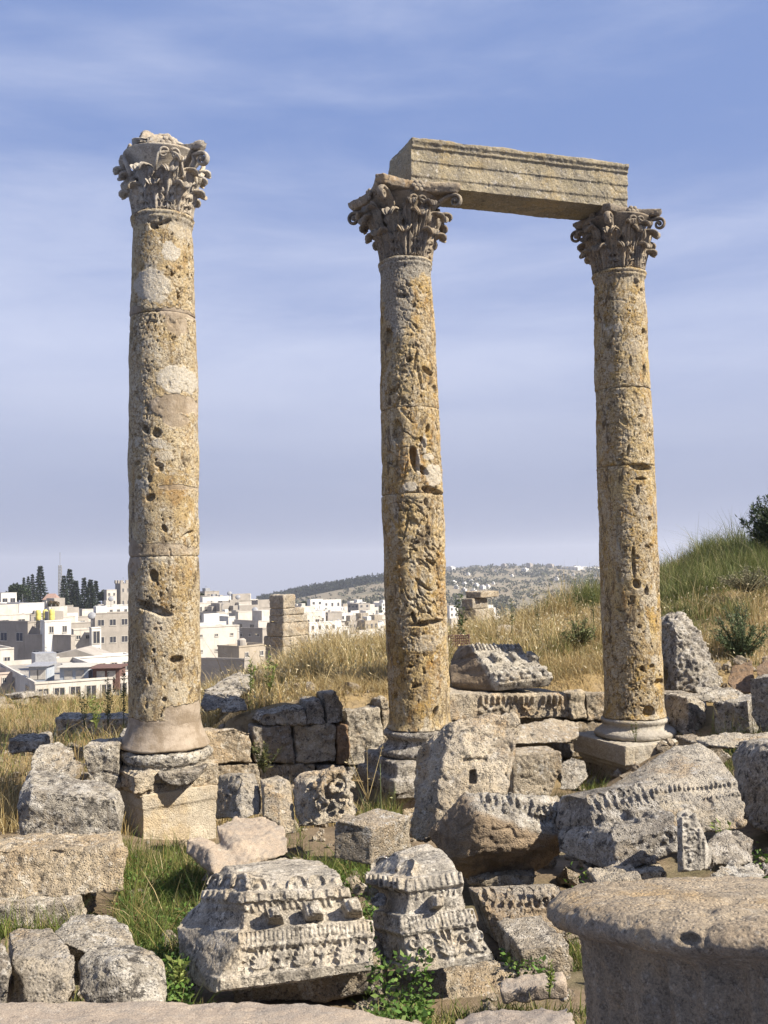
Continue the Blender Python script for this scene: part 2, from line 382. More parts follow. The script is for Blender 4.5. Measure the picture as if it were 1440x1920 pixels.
cf = w.math('MULTIPLY', w.thr(cl, .44, .92), .8)
base = w.mix(w.thr(el, .12, .40), (3.5, 4.0, 5.95), (1.75, 2.6, 5.2))
base = w.mix(.12, base, sky.outputs[0])
skyc = w.mix(cf, base, (5.5, 5.9, 7.4))
skyc = w.mix(w.thr(el, .24, .0, 0, .92), skyc, (2.2, 2.58, 3.95))
bg = w.n('Background', {0: skyc, 1: .059}); nt.links.new(bg.outputs[0], w.out.inputs[0])
SC.view_settings.view_transform = 'Standard'; SC.view_settings.look = 'None'; SC.view_settings.gamma = 1.0; SC.view_settings.exposure = 1.12
SC.view_settings.use_curve_mapping = False
SC.cycles.max_bounces = 6; SC.cycles.diffuse_bounces = 3; SC.cycles.transparent_max_bounces = 8
# ------------------------------------------------------------------ ground: one sheet from the feet to beyond the far hills
def hor(px): return 1060-(px-720)*.0218
def zpy(px, py, d): return 3-(py-hor(px))/F*d
_rows = [
 (0.6, [(0, .8)]), (4.6, [(0, .80)]), (5.3, [(0, .70)]), (6.5, [(0, .60)]), (8, [(0, .46), (1250, .5), (1450, .6)]),
 (10, [(-400, .5), (200, .35), (400, .2), (1100, .3), (1300, .65), (1500, .8)]),
 (11.5, [(-400, .5), (250, .2), (420, .1), (1100, .15), (1250, .75), (1500, .95)]),
 (12.62, [(-400, .5), (300, .35), (420, .25), (1100, .3), (1250, .95), (1500, 1.1)]),
 (12.9, [(-400, .5), (340, .45), (420, 1.05), (600, 1.3), (1100, 1.35), (1250, 1.35), (1500, 1.5)]),
 (16, [(-400, .45), (300, .4), (370, .5), (470, 1.2), (700, 1.45), (900, 1.5), (1130, 1.8), (1300, 2.3), (1500, 2.5)]),
 (20, [(-400, .3), (350, .2), (450, .8), (550, 1.15), (720, 1.35), (850, 1.5), (930, 1.7), (1000, 1.95), (1120, 2.25), (1240, 2.72), (1330, 3.16), (1440, 3.2), (1800, 3.2)]),
 (24, [(-400, .1), (350, 0), (550, .7), (720, .9), (930, 1.0), (1120, 1.5), (1240, 2.2), (1330, 2.9), (1440, 3.2), (1800, 3.3)]),
 (32, [(-400, -1), (400, -1.5), (700, -.5), (900, -.2), (1100, 0), (1400, 1.5), (1800, 2)]),
 (60, [(-400, -8), (900, -8), (1400, -5), (1800, -5)]), (100, [(-400, -11), (1800, -11)]), (200, [(-400, -13.5), (450, -13.5), (700, -17), (1100, -21), (1900, -21)]),
 (350, [(-400, -14), (430, -14), (700, -26), (1100, -32), (1900, -30)]), (600, [(-400, -24), (300, -24), (480, -28), (720, -33), (1000, -40), (1900, -38)]),
 (1050, [(-400, ('p', 1168)), (480, ('p', 1150)), (560, ('p', 1143)), (720, ('p', 1122)), (840, ('p', 1128)), (1000, ('p', 1120)), (1130, ('p', 1116)), (1900, ('p', 1110))]),
 (1500, [(-400, ('p', 1150)), (300, ('p', 1140)), (480, ('p', 1134)), (545, ('p', 1117)), (640, ('p', 1098)), (720, ('p', 1084)), (800, ('p', 1080)), (860, ('p', 1094)), (1000, ('p', 1095)), (1130, ('p', 1092)), (1900, ('p', 1090))]),
 (2300, [(-400, ('p', 1150)), (500, ('p', 1140)), (720, ('p', 1092)), (840, ('p', 1064)), (960, ('p', 1061)), (1060, ('p', 1066)), (1130, ('p', 1063)), (1400, ('p', 1056)), (1900, ('p', 1050))]),
 (4500, [(-400, ('p', 1160)), (500, ('p', 1150)), (1900, ('p', 1120))]), (9000, [(-400, ('p', 1150)), (1900, ('p', 1110))])]
_lr = np.log([r[0] for r in _rows]); _gp = np.linspace(-400, 1900, 116)
_T = np.array([np.interp(_gp, [q[0] for q in r[1]], [q[1] if not isinstance(q[1], tuple) else zpy(q[0], q[1][1], r[0]) for q in r[1]]) for r in _rows])
_k = np.array([.1, .2, .4, .2, .1])
_Tp = np.pad(_T, ((0, 0), (2, 2)), 'edge'); _T = sum(_Tp[:, i:i+116]*_k[i] for i in range(5))
def terrain(X, Y):
    X = np.asarray(X, float); Y = np.maximum(np.asarray(Y, float), .3)
    g = np.clip((720+F*X/Y+400)/20, 0, 114.999); gi = g.astype(int); gf = g-gi
    dw = np.interp(720+F*X/Y, [-400, 360, 1150, 1900], [12.5, 12.5, 14.3, 14.3])
    fade = sstep(8.5, 11, Y)*sstep(30, 17, Y); Yw = Y*(1+(12.6/dw-1)*fade)
    l = np.log(np.clip(Yw, .61, 8900)); ri = np.clip(np.searchsorted(_lr, l)-1, 0, len(_lr)-2)
    t = (l-_lr[ri])/(_lr[ri+1]-_lr[ri]); t = np.where(Y < 14, t*t*(3-2*t), .5*t+.5*t*t*(3-2*t))
    a = _T[ri, gi]*(1-gf)+_T[ri, gi+1]*gf; b = _T[ri+1, gi]*(1-gf)+_T[ri+1, gi+1]*gf
    z = a*(1-t)+b*t
    p = np.stack([X, Y, X*0], -1).reshape(-1, 3)
    z = z+(.05*fbm(p*1.1, 3)).reshape(z.shape)*np.clip(Y/12, .6, 3)
    far = np.clip((Y-500)/1000, 0, 1)
    if np.any(far > 0): z = z+far*(fbm(p*.004, 4).reshape(z.shape)*5*np.clip(Y/1500, 0, 1.2))
    return z
def tz(x, y): return float(terrain(np.array([x]), np.array([y]))[0])
_d = np.concatenate([np.exp(np.linspace(math.log(.7), math.log(40), 480)), np.exp(np.linspace(math.log(40.6), math.log(8800), 330))])
_a = np.linspace(-.62, .68, 420)
_X = (_d[:, None]*_a[None, :]); _Y = np.repeat(_d[:, None], len(_a), 1); _Z = terrain(_X, _Y)
_n, _m = _X.shape; _i = np.arange(_n*_m).reshape(_n, _m)
_V = np.stack([_X.ravel(), _Y.ravel(), _Z.ravel()], 1)
me = mk(_V, np.stack([_i[:-1, :-1].ravel(), _i[:-1, 1:].ravel(), _i[1:, 1:].ravel(), _i[1:, :-1].ravel()], 1))
# ground cover colour: soil near, straw-covered mound, dusty town, scrubby hills
p = _V*np.array([1, 1, 0]); yy = _V[:, 1]; pxv = 720+F*_V[:, 0]/_V[:, 1]
soil = np.array([.25, .185, .115]); straw = np.array([.36, .26, .12]); dust = np.array([.30, .26, .20]); hill = np.array([.31, .26, .17]); green = np.array([.10, .12, .05])
c = soil+(straw-soil)*sstep(12.3, 13.5, yy)[:, None]*.9
c = c+(green-c)*(sstep(.0, .5, fbm(p*.9, 3))*sstep(14, 10, yy)*.45)[:, None]
c = c+(dust-c)*sstep(26, 45, yy)[:, None]
c = c+(hill-c)*sstep(380, 600, yy)[:, None]
pb = fbm(p*.012, 5, .65)
c = c+(np.array([.15, .15, .09])-c)*(sstep(.0, .5, pb)*sstep(400, 700, yy)*.75)[:, None]
c = c+(np.array([.33, .28, .20])-c)*(sstep(.1, .55, fbm(p*.01+40, 4))*sstep(400, 700, yy)*.6)[:, None]
cattr(me, 'tint', c)
t = NT('ground_cover'); v = t.coords(False); cc = t.attr('tint').outputs['Color']
cc = t.mix(t.thr(t.noise(v, 3, 8, .7), .45, .65, 0, .5), cc, (.38, .30, .20))
cc = t.mix(t.thr(t.noise(v, 14, 6, .7), .5, .65, 0, .6), cc, (.10, .075, .045))
M['ground'] = t.fin(cc, .95, t.noise(v, 18, 8, .7), .05, .6, k=.7)
tag(obj('ground', me, M['ground']), kind='structure')
# ------------------------------------------------------------------ columns
YAW = 22.0
cY, sY = math.cos(rad(YAW)), math.sin(rad(YAW))
def shaft_piece(z0, z1, Rf, seed, cav, patches, pit=1.0, flow=None, edge=.012, nth=300, step=.0095, top_flat=False):
    nz = max(int((z1-z0)/step), 4); z = np.linspace(z0, z1, nz); th = np.linspace(0, 2*math.pi, nth, endpoint=False)
    Tg, Zg = np.meshgrid(th, z); Tg = Tg.ravel(); Zg = Zg.ravel(); R = Rf(Zg)
    d = np.stack([np.cos(Tg), np.sin(Tg), np.zeros_like(Tg)], 1); Pt = d*R[:, None]; Pt[:, 2] = Zg
    o = Pt+np.array([seed*3.1, seed*1.7, seed*4.3])
    nb = fbm(o*2.2, 3); disp = .012*nb+.004*fbm(o*7, 3)
    wp = o+.035*np.stack([pnoise(o*6), pnoise(o*6+9), pnoise(o*6+20)], 1)+.012*np.stack([pnoise(o*19), pnoise(o*19+9), pnoise(o*19+20)], 1)
    dens = sstep(-.12, .42, pnoise(o*1.5+5)); reg = sstep(-.25, .2, fbm(o*np.array([2.2, 2.2, 1.5])+11, 2))
    # pebbles standing out of the matrix
    f1, f2, ri = worley(wp*13); disp += reg*((ri-.5)*.004-.006*sstep(.13, .02, f2-f1))
    g1, g2, rj = worley(wp*31+3); disp += dens*reg*((rj-.5)*.004-.005*sstep(.2, .03, g2-g1))
    # ragged holes
    hn = fbm(wp*np.array([15, 15, 11]), 3, .55); disp -= pit*.026*sstep(.64, .78, hn+.22*dens-.06)
    hn = fbm(wp*np.array([33, 33, 24])+8, 2, .6); disp -= pit*.017*sstep(.63, .78, hn+.22*dens)
    h1, h2, rk = worley(wp*np.array([9, 9, 7])+1.5); disp -= pit*.035*(rk < .09)*sstep(.36, .2, h1+.35*pnoise(o*21))
    disp += .002*pnoise(o*42)
    px = Pt[:, 0]*cY*0+Pt[:, 0]; face = Pt[:, 1] < 0
    if flow is not None:
        q = o*np.array([1, 1, .8]); q = q+.22*np.stack([pnoise(q*2.3), pnoise(q*2.3+7), pnoise(q*2.3+13)], 1)
        rg = 1-np.abs(fbm(q*np.array([5, 5, 7.5]), 3))*2.2
        disp -= flow(Zg, Tg)*.030*sstep(.55, 1.0, rg)
        disp += flow(Zg, Tg)*.012*fbm(q*8, 2)
    W = np.zeros(len(Pt)); Mo = np.zeros(len(Pt)); Gr = np.zeros(len(Pt))
    jit = .28*fbm(o*7, 3)+.12*pnoise(o*25)
    for cx, cz, rx, rz, dep, rot in cav:
        ca, sa = math.cos(rad(rot)), math.sin(rad(rot)); ux, uz = Pt[:, 0]-cx, Zg-cz
        e = np.sqrt(((ux*ca+uz*sa)/rx)**2+((-ux*sa+uz*ca)/rz)**2)+jit*.45
        disp -= np.where(face, dep*1.25*sstep(1.0, .72, e), 0)
    for kind, cx, cz, rx, rz, amt in patches:
        e = np.sqrt(((Pt[:, 0]-cx)/rx)**2+((Zg-cz)/rz)**2)+jit; mk_ = np.where(face | (rx > 1), sstep(1.0, .86, e), 0)*amt
        if kind == 'w': W = np.maximum(W, mk_); disp = disp*(1-.75*mk_)+.005*mk_
        elif kind == 'm': Mo = np.maximum(Mo, mk_); disp = disp*(1-.8*mk_)+.006*mk_
        else: Gr = np.maximum(Gr, mk_)
    if edge:
        eb = np.minimum(Zg-z0, z1-Zg); k = np.clip(1-eb/(.022+.02*np.clip(nb, -.5, 1)), 0, 1); disp -= edge*k**1.5*(1+1.4*np.clip(fbm(o*5+3, 3), -.4, 1.5))
    V = d*(R+disp)[:, None]; V[:, 2] = Zg
    i = np.arange(nz*nth).reshape(nz, nth); j = np.roll(i, -1, axis=1)
    Fq = np.stack([i[:-1].ravel(), j[:-1].ravel(), j[1:].ravel(), i[1:].ravel()], 1)
    nV = len(V); V = np.concatenate([V, [[0, 0, z0], [0, 0, z1]]])
    ft = np.concatenate([np.stack([j[0], i[0], np.full(nth, nV)], 1), np.stack([i[-1], j[-1], np.full(nth, nV+1)], 1)])
    me = mk(V, [Fq, ft])
    for nm, a in (('white', W), ('mort', Mo), ('grey', Gr)): attr(me, nm, np.concatenate([a, [0, 0]]))
    return me
# --- Corinthian capital, local z = 0 at the necking
def leaf_me(h, w, r0, lean, curl, th=.022, lob=4, nt=22, nu=17):
    t = np.linspace(0, 1, nt); u = np.linspace(-1, 1, nu)
    s = np.clip(t/.68, 0, 1); a = np.clip((t-.68)/.32, 0, 1)*rad(205)
    rr = lean*s**1.6+np.where(t > .68, curl*(1-np.cos(a)), 0); zz = h*.86*s+np.where(t > .68, curl*np.sin(a), 0)
    wd = w*(.72+.38*np.sin(np.pi*np.clip(t*1.15, 0, 1)))*np.where(t > .72, 1-.55*((t-.72)/.28)**1.5, 1)
    wd = wd*(1-.34*np.abs(np.cos(lob*np.pi*t))**4)
    T, U = np.meshgrid(t, u, indexing='ij')
    groove = .017*np.cos(np.abs(U)*np.pi*4.2-T*3.0)*np.clip(1.15-T*.7, .2, 1)*np.clip(np.abs(U)*3, 0, 1)+.030*np.exp(-(U/.12)**2)-.012*U**2+.02*np.abs(U)**3*np.sin(T*lob*2*np.pi)
    tr = np.gradient(rr, t); tzz = np.gradient(zz, t); L = np.hypot(tr, tzz)+1e-9; nr = tzz/L; nz_ = -tr/L
    def surf(off):
        g = groove+off
        r = r0+rr[:, None]+g*nr[:, None]; z = zz[:, None]+g*nz_[:, None]-.02*np.abs(U)**2*np.sin(np.pi*T)
        an = U*wd[:, None]/(r0+.35*rr[:, None])
        return np.stack([r*np.cos(an), r*np.sin(an), z], -1).reshape(-1, 3)
    A, B = surf(0), surf(-th); n = nt*nu; i = np.arange(n).reshape(nt, nu)
    q = np.stack([i[:-1, :-1].ravel(), i[:-1, 1:].ravel(), i[1:, 1:].ravel(), i[1:, :-1].ravel()], 1)
    rim = np.concatenate([i[0, :], i[1:, -1], i[-1, -2::-1], i[-2:0:-1, 0]]); r2 = np.roll(rim, -1)
    return mk(np.concatenate([A, B]), [q, q[:, ::-1]+n, np.stack([r2, rim, rim+n, r2+n], 1)])
def rotz(V, a): c, s = math.cos(a), math.sin(a); return np.stack([V[:, 0]*c-V[:, 1]*s, V[:, 0]*s+V[:, 1]*c, V[:, 2]], 1)
def spiral(cr, cz, R, turns, a0, sgn=1, n=34):
    k = np.linspace(0, 1, n); a = a0+sgn*turns*2*np.pi*k; r = R*(1-.78*k); return np.stack([cr+r*np.cos(a), cz+r*np.sin(a)], 1)
def capital(par, z0, Rn, Hc, half, mat, broken=False, seed=1, yaw=YAW):
    lf = .70 if broken else (.85 if half < .5 else 1.0)
    cap = obj('capital', pym(*join([lathe([(Rn*.93, 0), (Rn*.88, .2*Hc), (Rn*.88, .5*Hc), (Rn*1.02, .72*Hc), (Rn*1.3, .86*Hc), (Rn*1.34, .885*Hc)], 48)]), smooth=True), mat, par, (0, 0, z0))
    cap.rotation_euler = (0, 0, rad(yaw))
    l1 = leaf_me(.37*Hc, .122, Rn*.955, .06*lf, .046*lf, .03, 4, 30, 25); l2 = leaf_me(.62*Hc, .118, Rn*.90, .115*lf, .055*lf, .03, 5, 34, 25); l3 = leaf_me(.75*Hc, .07, Rn*.93, .17*lf, .042*lf, .028, 4, 28, 21)
    rr = random.Random(seed)
    for k in range(8):
        for me, off in ((l1, 22.5), (l2, 0)):
            o = obj('acanthus_leaf', me, mat, cap); o.rotation_euler = (rr.uniform(-.02, .02), rr.uniform(-.03, .03), rad(45*k+off)); o.scale = (rr.uniform(.97, 1.03),)*2+(rr.uniform(.93, 1.04),)
    for k in range(8):
        if broken and k in (4, 5): continue
        o = obj('calyx_leaf', l3, mat, cap); o.rotation_euler = (0, 0, rad(45*k+22.5+(9 if k % 2 else -9)))
    # corner volutes: pairs of scrolls meeting under each abacus corner
    dg = half*math.sqrt(2)
    cr = dg*.86
    st = np.array([[Rn*.98, .50*Hc], [Rn*1.12, .62*Hc], [Rn*1.32, .755*Hc], [cr-.12, .835*Hc], [cr-.03, .845*Hc]])
    sp_ = spiral(cr-.005, .845*Hc-.075, .075, 1.35, np.pi/2, -1)
    pth = np.concatenate([st, sp_]); rad_ = np.concatenate([np.linspace(.022, .024, 5), np.linspace(.022, .012, len(sp_))])
    pts = np.stack([pth[:, 0], np.zeros(len(pth)), pth[:, 1]], 1)
    vol = pym(*join([tube(pts, rad_, 8, (0, 1, 0), 2.0), ell(np.array([cr-.005, 0, .845*Hc-.075]), np.eye(3)*np.array([.02, .05, .02]))]), smooth=True)
    for k in range(4):
        if broken and k in (1, 2): continue
        o = obj('volute', vol, mat, cap); o.rotation_euler = (0, 0, rad(45+90*k))
    # inner helices meeting at the middle of each side
    hx = []
    for sg in (-1, 1):
        q = spiral(sg*.062, .74*Hc, .055, 1.3, np.pi/2+sg*1.2, -sg)
        stl = np.array([[sg*.15, .50*Hc], [sg*.135, .62*Hc], [sg*.112, .73*Hc]])
        q = np.concatenate([stl, q]); r_ = Rn*1.0+np.interp(q[:, 1], [.45*Hc, .9*Hc], [.03, .15])
        hx.append(tube(np.stack([r_, q[:, 0], q[:, 1]], 1), np.linspace(.017, .010, len(q)), 7, (1, 0, 0), 1.6))
    hx = pym(*join(hx), smooth=True)
    fl = [ell(np.array([0, 0, 0.0]), np.eye(3)*np.array([.04, .05, .04]))]
    for k in range(6):
        a = 2*math.pi*k/6; fl.append(ell(np.array([.012, math.cos(a)*.058, math.sin(a)*.046]), np.eye(3)*np.array([.026, .032, .030])))
    fl = pym(*join(fl), smooth=True)
    for k in range(4):
        o = obj('helix', hx, mat, cap); o.rotation_euler = (0, 0, rad(90*k))
        o = obj('fleuron', fl, mat, cap); o.rotation_euler = (0, 0, rad(90*k)); a = rad(90*k); r = half*.80; o.location = (r*math.cos(a), r*math.sin(a), .925*Hc)
    def ab(hf, dip, z0_, z1_, grow=0):
        ring = []
        for k in range(4):
            a = rad(45+90*k); nx = rad(45+90*(k+1)); ct = .07
            c0 = np.array([math.cos(a), math.sin(a)])*hf*1.414; c1 = np.array([math.cos(nx), math.sin(nx)])*hf*1.414; e = unit(c1-c0); n = np.array([e[1], -e[0]])
            for f in np.linspace(0, 1, 13):
                ring.append(c0+e*(ct+(np.linalg.norm(c1-c0)-2*ct)*f)-n*dip*math.sin(math.pi*f))
        ring = np.array(ring); n = len(ring)
        V = np.concatenate([np.c_[ring, np.full(n, z0_)], np.c_[ring*(1+grow), np.full(n, z1_)]])
        Fq = [[i, (i+1) % n, n+(i+1) % n, n+i] for i in range(n)]
        return V, Fq+[list(range(n))[::-1], [n+i for i in range(n)]]
    parts = [ab(half*.93, .10, .875*Hc, .93*Hc, .05), ab(half*.985, .10, .925*Hc, Hc, .02)]
    V, Q4 = remesh(*join(parts), .011)
    if broken:
        keep_hi = Hc*(.98+.10*fbm(V*2.7+3, 3))
        V[:, 2] = np.where(V[:, 2] > .9*Hc, np.minimum(V[:, 2], keep_hi), V[:, 2])
        cutd = V[:, 0]*math.cos(rad(225))+V[:, 1]*math.sin(rad(225)); lim = half*.92+.06*fbm(V*6, 3)
        ex = np.maximum(cutd-lim, 0); V[:, 0] -= ex*math.cos(rad(225)); V[:, 1] -= ex*math.sin(rad(225))
    V = weather(V, Q4, seed, .008, .006, .002, 3, .004)
    obj('abacus', mk(V, Q4), mat, cap)
    if broken:
        top = rotz(hullmesh([(x*half, y*half, z) for x, y, z in ((-.75, -.8, .9*Hc), (.3, -.8, .95*Hc), (.75, -.2, .95*Hc), (.6, .7, .95*Hc), (-.75, .7, .95*Hc), (-.5, -.45, 1.16*Hc), (.1, -.5, 1.13*Hc), (.45, .3, 1.06*Hc), (-.5, .4, 1.14*Hc))])[0], 0)
        V, Q4 = solid([top], (), .014, seed, .03, .02, .004, 5, .01); obj('broken_top', mk(V, Q4), mat, cap)
    return cap
def col_frame(cxb, yb, cxt, yt, d):
    B = P(cxb, yb, d); T = P(cxt, yt, d); L = np.linalg.norm(T-B); ax = unit(T-B)
    return B, L, ax, d/F
def make_column(label, d, bot, top, mat, cmat, Rpx, seams, cav, patches, base, capH, capHalf, pit=1.0, flow=None, broken=False, seed=1, ring=True, bottom_flare=True):
    B, L, ax, s = col_frame(*bot, *top, d)
    g = thing('column', label, 'column', B, 'standing columns')
    g.rotation_euler = Vector(ax).to_track_quat('Z', 'Y').to_euler()
    # keep the turn about the axis at zero
    q = Vector((0, 0, 1)).rotation_difference(Vector(ax)); g.rotation_mode = 'QUATERNION'; g.rotation_quaternion = q
    ys = bot[1]-top[1]; zz = lambda py: (bot[1]-py)/ys*L
    cx = lambda py: bot[0]+(top[0]-bot[0])*(bot[1]-py)/ys
    zr = np.array([zz(y) for y, r in Rpx][::-1]); rr = np.array([r*s for y, r in Rpx][::-1])
    def Rf(z):
        r = np.interp(z, zr[np.argsort(zr)], rr[np.argsort(zr)])
        if bottom_flare: r = r+.045*np.exp(-np.maximum(z, 0)/.05)
        if ring:
            r = r+.022*np.exp(-((z-(L-.075))/.03)**2)*1.0+.030*np.exp(-((z-(L-.02))/.028)**4)
        return r
    cv = [((x-cx(y))*s, zz(y), a*s, b*s, dep, rot) for x, y, a, b, dep, rot in cav]
    pt = [(k, (x-cx(y))*s, zz(y), a*s, b*s, amt) for k, x, y, a, b, amt in patches]
    zs = [0]+[zz(y) for y in seams]+[L]
    for i in range(len(zs)-1):
        obj('drum', shaft_piece(zs[i], zs[i+1], Rf, seed+i*.37, cv, pt, pit, flow, .012 if len(zs) > 2 else .006), mat, g)
    capital(g, L, Rf(np.array([L-.13]))[0], capH, capHalf, cmat, broken, seed, 20 if capHalf < .5 and not broken else YAW)
    base(g, s, zz)
    return g, B, L, ax
def part(name, par, parts, decor, mat, vox=.014, seed=1, big=.012, mid=.008, fine=.003, wear=4, pits=.006, rot=True):
    V, Q4 = solid(parts, decor, vox, seed, big, mid, fine, wear, pits); o = obj(name, mk(V, Q4), mat, par)
    if rot: o.rotation_euler = (0, 0, rad(YAW if rot is True else rot))
    return o
def bx(x0, x1, y0, y1, z0, z1, t=1.0):
    V = boxm(x0, x1, y0, y1, z0, z1)[0]; V[4:, :2] = (V[4:, :2]-V[4:, :2].mean(0))*t+V[4:, :2].mean(0); return V
# column 1 : plastered foot, broken base
def base1(g, s, zz):
    m = M['pale']
    me = shaft_piece(-.02, .31, lambda z: .365+.10*np.clip((.27-z)/.27, 0, 1)**1.6+.012, 44, [], [('m', 0, .2, 9, 9, 1)], .15, None, .03)
    o = obj('plaster_collar', me, M['col_a'], g)
    z = -.02
    part('base_moulding', g, [], [lathe([(.38, z), (.47, z-.005), (.50, z-.03), (.515, z-.075), (.50, z-.12), (.46, z-.145), (.47, z-.16), (.45, z-.30), (.3, z-.32)], 72)], M['grey'], .013, 5, .02, .012, .004, 4, .012)
    part('plinth', g, [bx(-.47, .43, -.41, .45, z-.42, z-.16), bx(-.52, -.3, -.46, .1, z-.36, z-.18)], [], M['pale'], .013, 6, .030, .016, .004, 2, .012, 35)
    hd = [(.26+.225*math.cos(t), y, z-.165-.15*math.sin(t)) for t in np.linspace(0, math.pi, 9) for y in (-.56, -.15)]
    part('base_fragment', g, [np.array(hd)], [], M['grey'], .011, 8, .010, .008, .003, 1, .006, False)
    part('pedestal', g, [bx(-.425, .43, -.42, .42, z-.54, z-.39), bx(-.41, .41, -.405, .40, z-1.05, z-.5), bx(-.50, .48, -.50, .47, z-1.45, z-.98, .9)], [], M['smooth'], .0135, 7, .010, .005, .002, 1, .003, 35)
cav1 = [(300, 1143, 40, 9, .07, -22), (303, 1085, 9, 12, .06, 10), (343, 1236, 12, 8, .06, 0), (322, 1000, 5, 8, .04, 30), (286, 818, 6, 11, .05, 35), (308, 826, 9, 9, .05, 0), (296, 944, 10, 7, .05, 30),
        (295, 910, 5, 7, .04, 0), (260, 1070, 8, 10, .04, 0), (300, 442, 8, 8, .04, 0), (320, 435, 13, 4, .04, 25), (250, 1042, 10, 30, .03, 0), (321, 1306, 5, 4, .03, 0), (345, 575, 3, 5, .03, 0), (360, 1010, 12, 5, .03, 40), (312, 885, 10, 5, .02, -15), (255, 640, 5, 14, .03, 0), (270, 880, 6, 5, .03, 0), (330, 1270, 22, 4, .02, 55)]
pat1 = [('w', 330, 490, 17, 19, .9), ('w', 298, 552, 40, 34, .75), ('w', 340, 728, 38, 26, .85), ('w', 312, 846, 14, 9, .7), ('w', 320, 868, 18, 9, .45), ('m', 345, 603, 40, 9, .9), ('m', 262, 596, 20, 9, .9), ('m', 342, 620, 18, 30, .8), ('m', 335, 775, 45, 22, .85), ('m', 340, 800, 22, 16, .8),
        ('m', 300, 1038, 90, 13, .55), ('m', 258, 1050, 24, 38, .8), ('m', 340, 925, 34, 5, .7), ('w', 345, 445, 20, 18, .3), ('g', 310, 425, 60, 16, .55), ('m', 352, 1334, 34, 20, 1), ('m', 255, 1348, 34, 8, 1), ('m', 305, 1350, 90, 7, 1), ('w', 310, 1170, 30, 30, .3), ('w', 345, 1295, 18, 22, .35), ('w', 300, 1290, 16, 16, .3)]
make_column('freestanding column of patched breccia on the left, carrying no beam', 11.0, (309, 1395), (305, 410), M['col_a'], M['capital_pale'],
    [(1395, 65), (900, 65), (700, 63.5), (560, 60), (410, 54)], [1050, 602], cav1, pat1, base1, .77, .43, 1.0, None, True, 3)
# column 2
def base2(g, s, zz):
    z = 0
    part('base_moulding', g, [], [lathe([(.36, z+.0), (.40, z-.005), (.435, z-.03), (.44, z-.06), (.42, z-.095), (.39, z-.105), (.39, z-.15), (.42, z-.2), (.47, z-.21), (.505, z-.235), (.51, z-.265), (.49, z-.30), (.45, z-.31), (.3, z-.32)], 80)], M['grey'], .012, 15, .006, .006, .003, 3, .005)
    part('plinth', g, [bx(-.53, .53, -.53, .53, z-.46, z-.31), bx(-.60, .60, -.60, .60, z-.62, z-.47), bx(-.57, .57, -.57, .57, z-.69, z-.6)], [], M['grey'], .014, 16, .012, .01, .003, 4, .008)
    part('pedestal', g, [bx(-.45, .45, -.45, .45, z-1.05, z-.65), bx(-.62, .62, -.62, .62, z-1.25, z-1.0), bx(-.7, .7, -.7, .7, z-1.5, z-1.2)], [], M['warm'], .02, 17, .012, .008, .003, 4, .006)
cav2 = [(728, 640, 8, 16, .06, 0), (765, 688, 7, 6, .06, 20), (800, 708, 14, 6, .06, -35), (752, 568, 10, 5, .05, 0), (778, 690, 3, 20, .025, -12), (785, 720, 3, 28, .02, 8), (745, 820, 10, 24, .05, 0), (800, 815, 4, 10, .05, -10), (792, 842, 4, 14, .05, 25), (775, 872, 9, 26, .06, 10), (790, 892, 16, 6, .05, -40), (810, 930, 24, 7, .06, -15), (800, 1170, 34, 6, .07, 5),
        (774, 1160, 4, 12, .06, 20), (728, 1190, 5, 7, .05, 0), (745, 1148, 4, 5, .04, 0), (812, 1330, 14, 5, .05, 60), (735, 870, 10, 20, .03, 30), (815, 745, 7, 14, .03, 0), (738, 742, 14, 6, .04, 40), (750, 1240, 3, 4, .03, 0), (741, 1300, 4, 7, .03, 0), (778, 1282, 12, 3, .03, 20), (806, 1060, 14, 4, .03, -30), (790, 1100, 20, 4, .03, -40), (760, 990, 3, 30, .015, -10)]
pat2 = [('g', 745, 560, 30, 90, .8), ('g', 760, 512, 60, 24, .9), ('w', 790, 503, 18, 16, .4), ('w', 803, 868, 12, 7, .7), ('w', 812, 900, 16, 22, .75), ('w', 768, 922, 15, 9, .8), ('w', 795, 846, 5, 18, .7), ('w', 783, 880, 4, 26, .7), ('w', 800, 1205, 30, 16, .35)]
def flow2(z, th):
    L2 = 5.6; y = 1362-z/L2*870
    m = sstep(930, 965, y)*sstep(1190, 1150, y)+.6*sstep(760, 790, y)*sstep(940, 900, y)+.45*sstep(500, 560, y)*sstep(780, 700, y)
    ang = np.arctan2(np.sin(th+1.3), np.cos(th+1.3)); return np.clip(m, 0, 1)*sstep(1.35, .7, np.abs(ang-.25))
c2 = make_column('central column of veined travertine holding the left end of the beam', 12.2, (787, 1362), (760, 493), M['col_b'], M['capital'],
    [(1362, 57), (935, 58), (775, 55), (640, 52.5), (493, 47.5)], [934, 775], cav2, pat2, base2, .86, .555, .8, flow2, False, 5)
# column 3
def base3(g, s, zz):
    z = 0
    part('base_moulding', g, [], [lathe([(.37, z), (.425, z-.01), (.44, z-.035), (.43, z-.065), (.415, z-.07), (.41, z-.10), (.43, z-.13), (.475, z-.15), (.515, z-.18), (.52, z-.215), (.50, z-.25), (.3, z-.26)], 80)], M['smooth'], .011, 25, .004, .005, .002, 3, .003)
    part('plinth', g, [bx(-.585, .585, -.585, .585, z-.375, z-.25), bx(-.555, .555, -.555, .555, z-.40, z-.36), bx(-.58, .58, -.58, .58, z-.50, z-.392), bx(-.53, .53, -.53, .53, z-.56, z-.49), bx(-.49, .49, -.49, .49, z-.62, z-.55)], [], M['smooth'], .012, 26, .006, .006, .003, 3, .004)
    part('pedestal', g, [bx(-.455, .455, -.455, .455, z-1.1, z-.58), bx(-.56, .56, -.56, .56, z-1.3, z-1.06, .93)], [], M['warm'], .02, 27, .008, .006, .003, 3, .004)
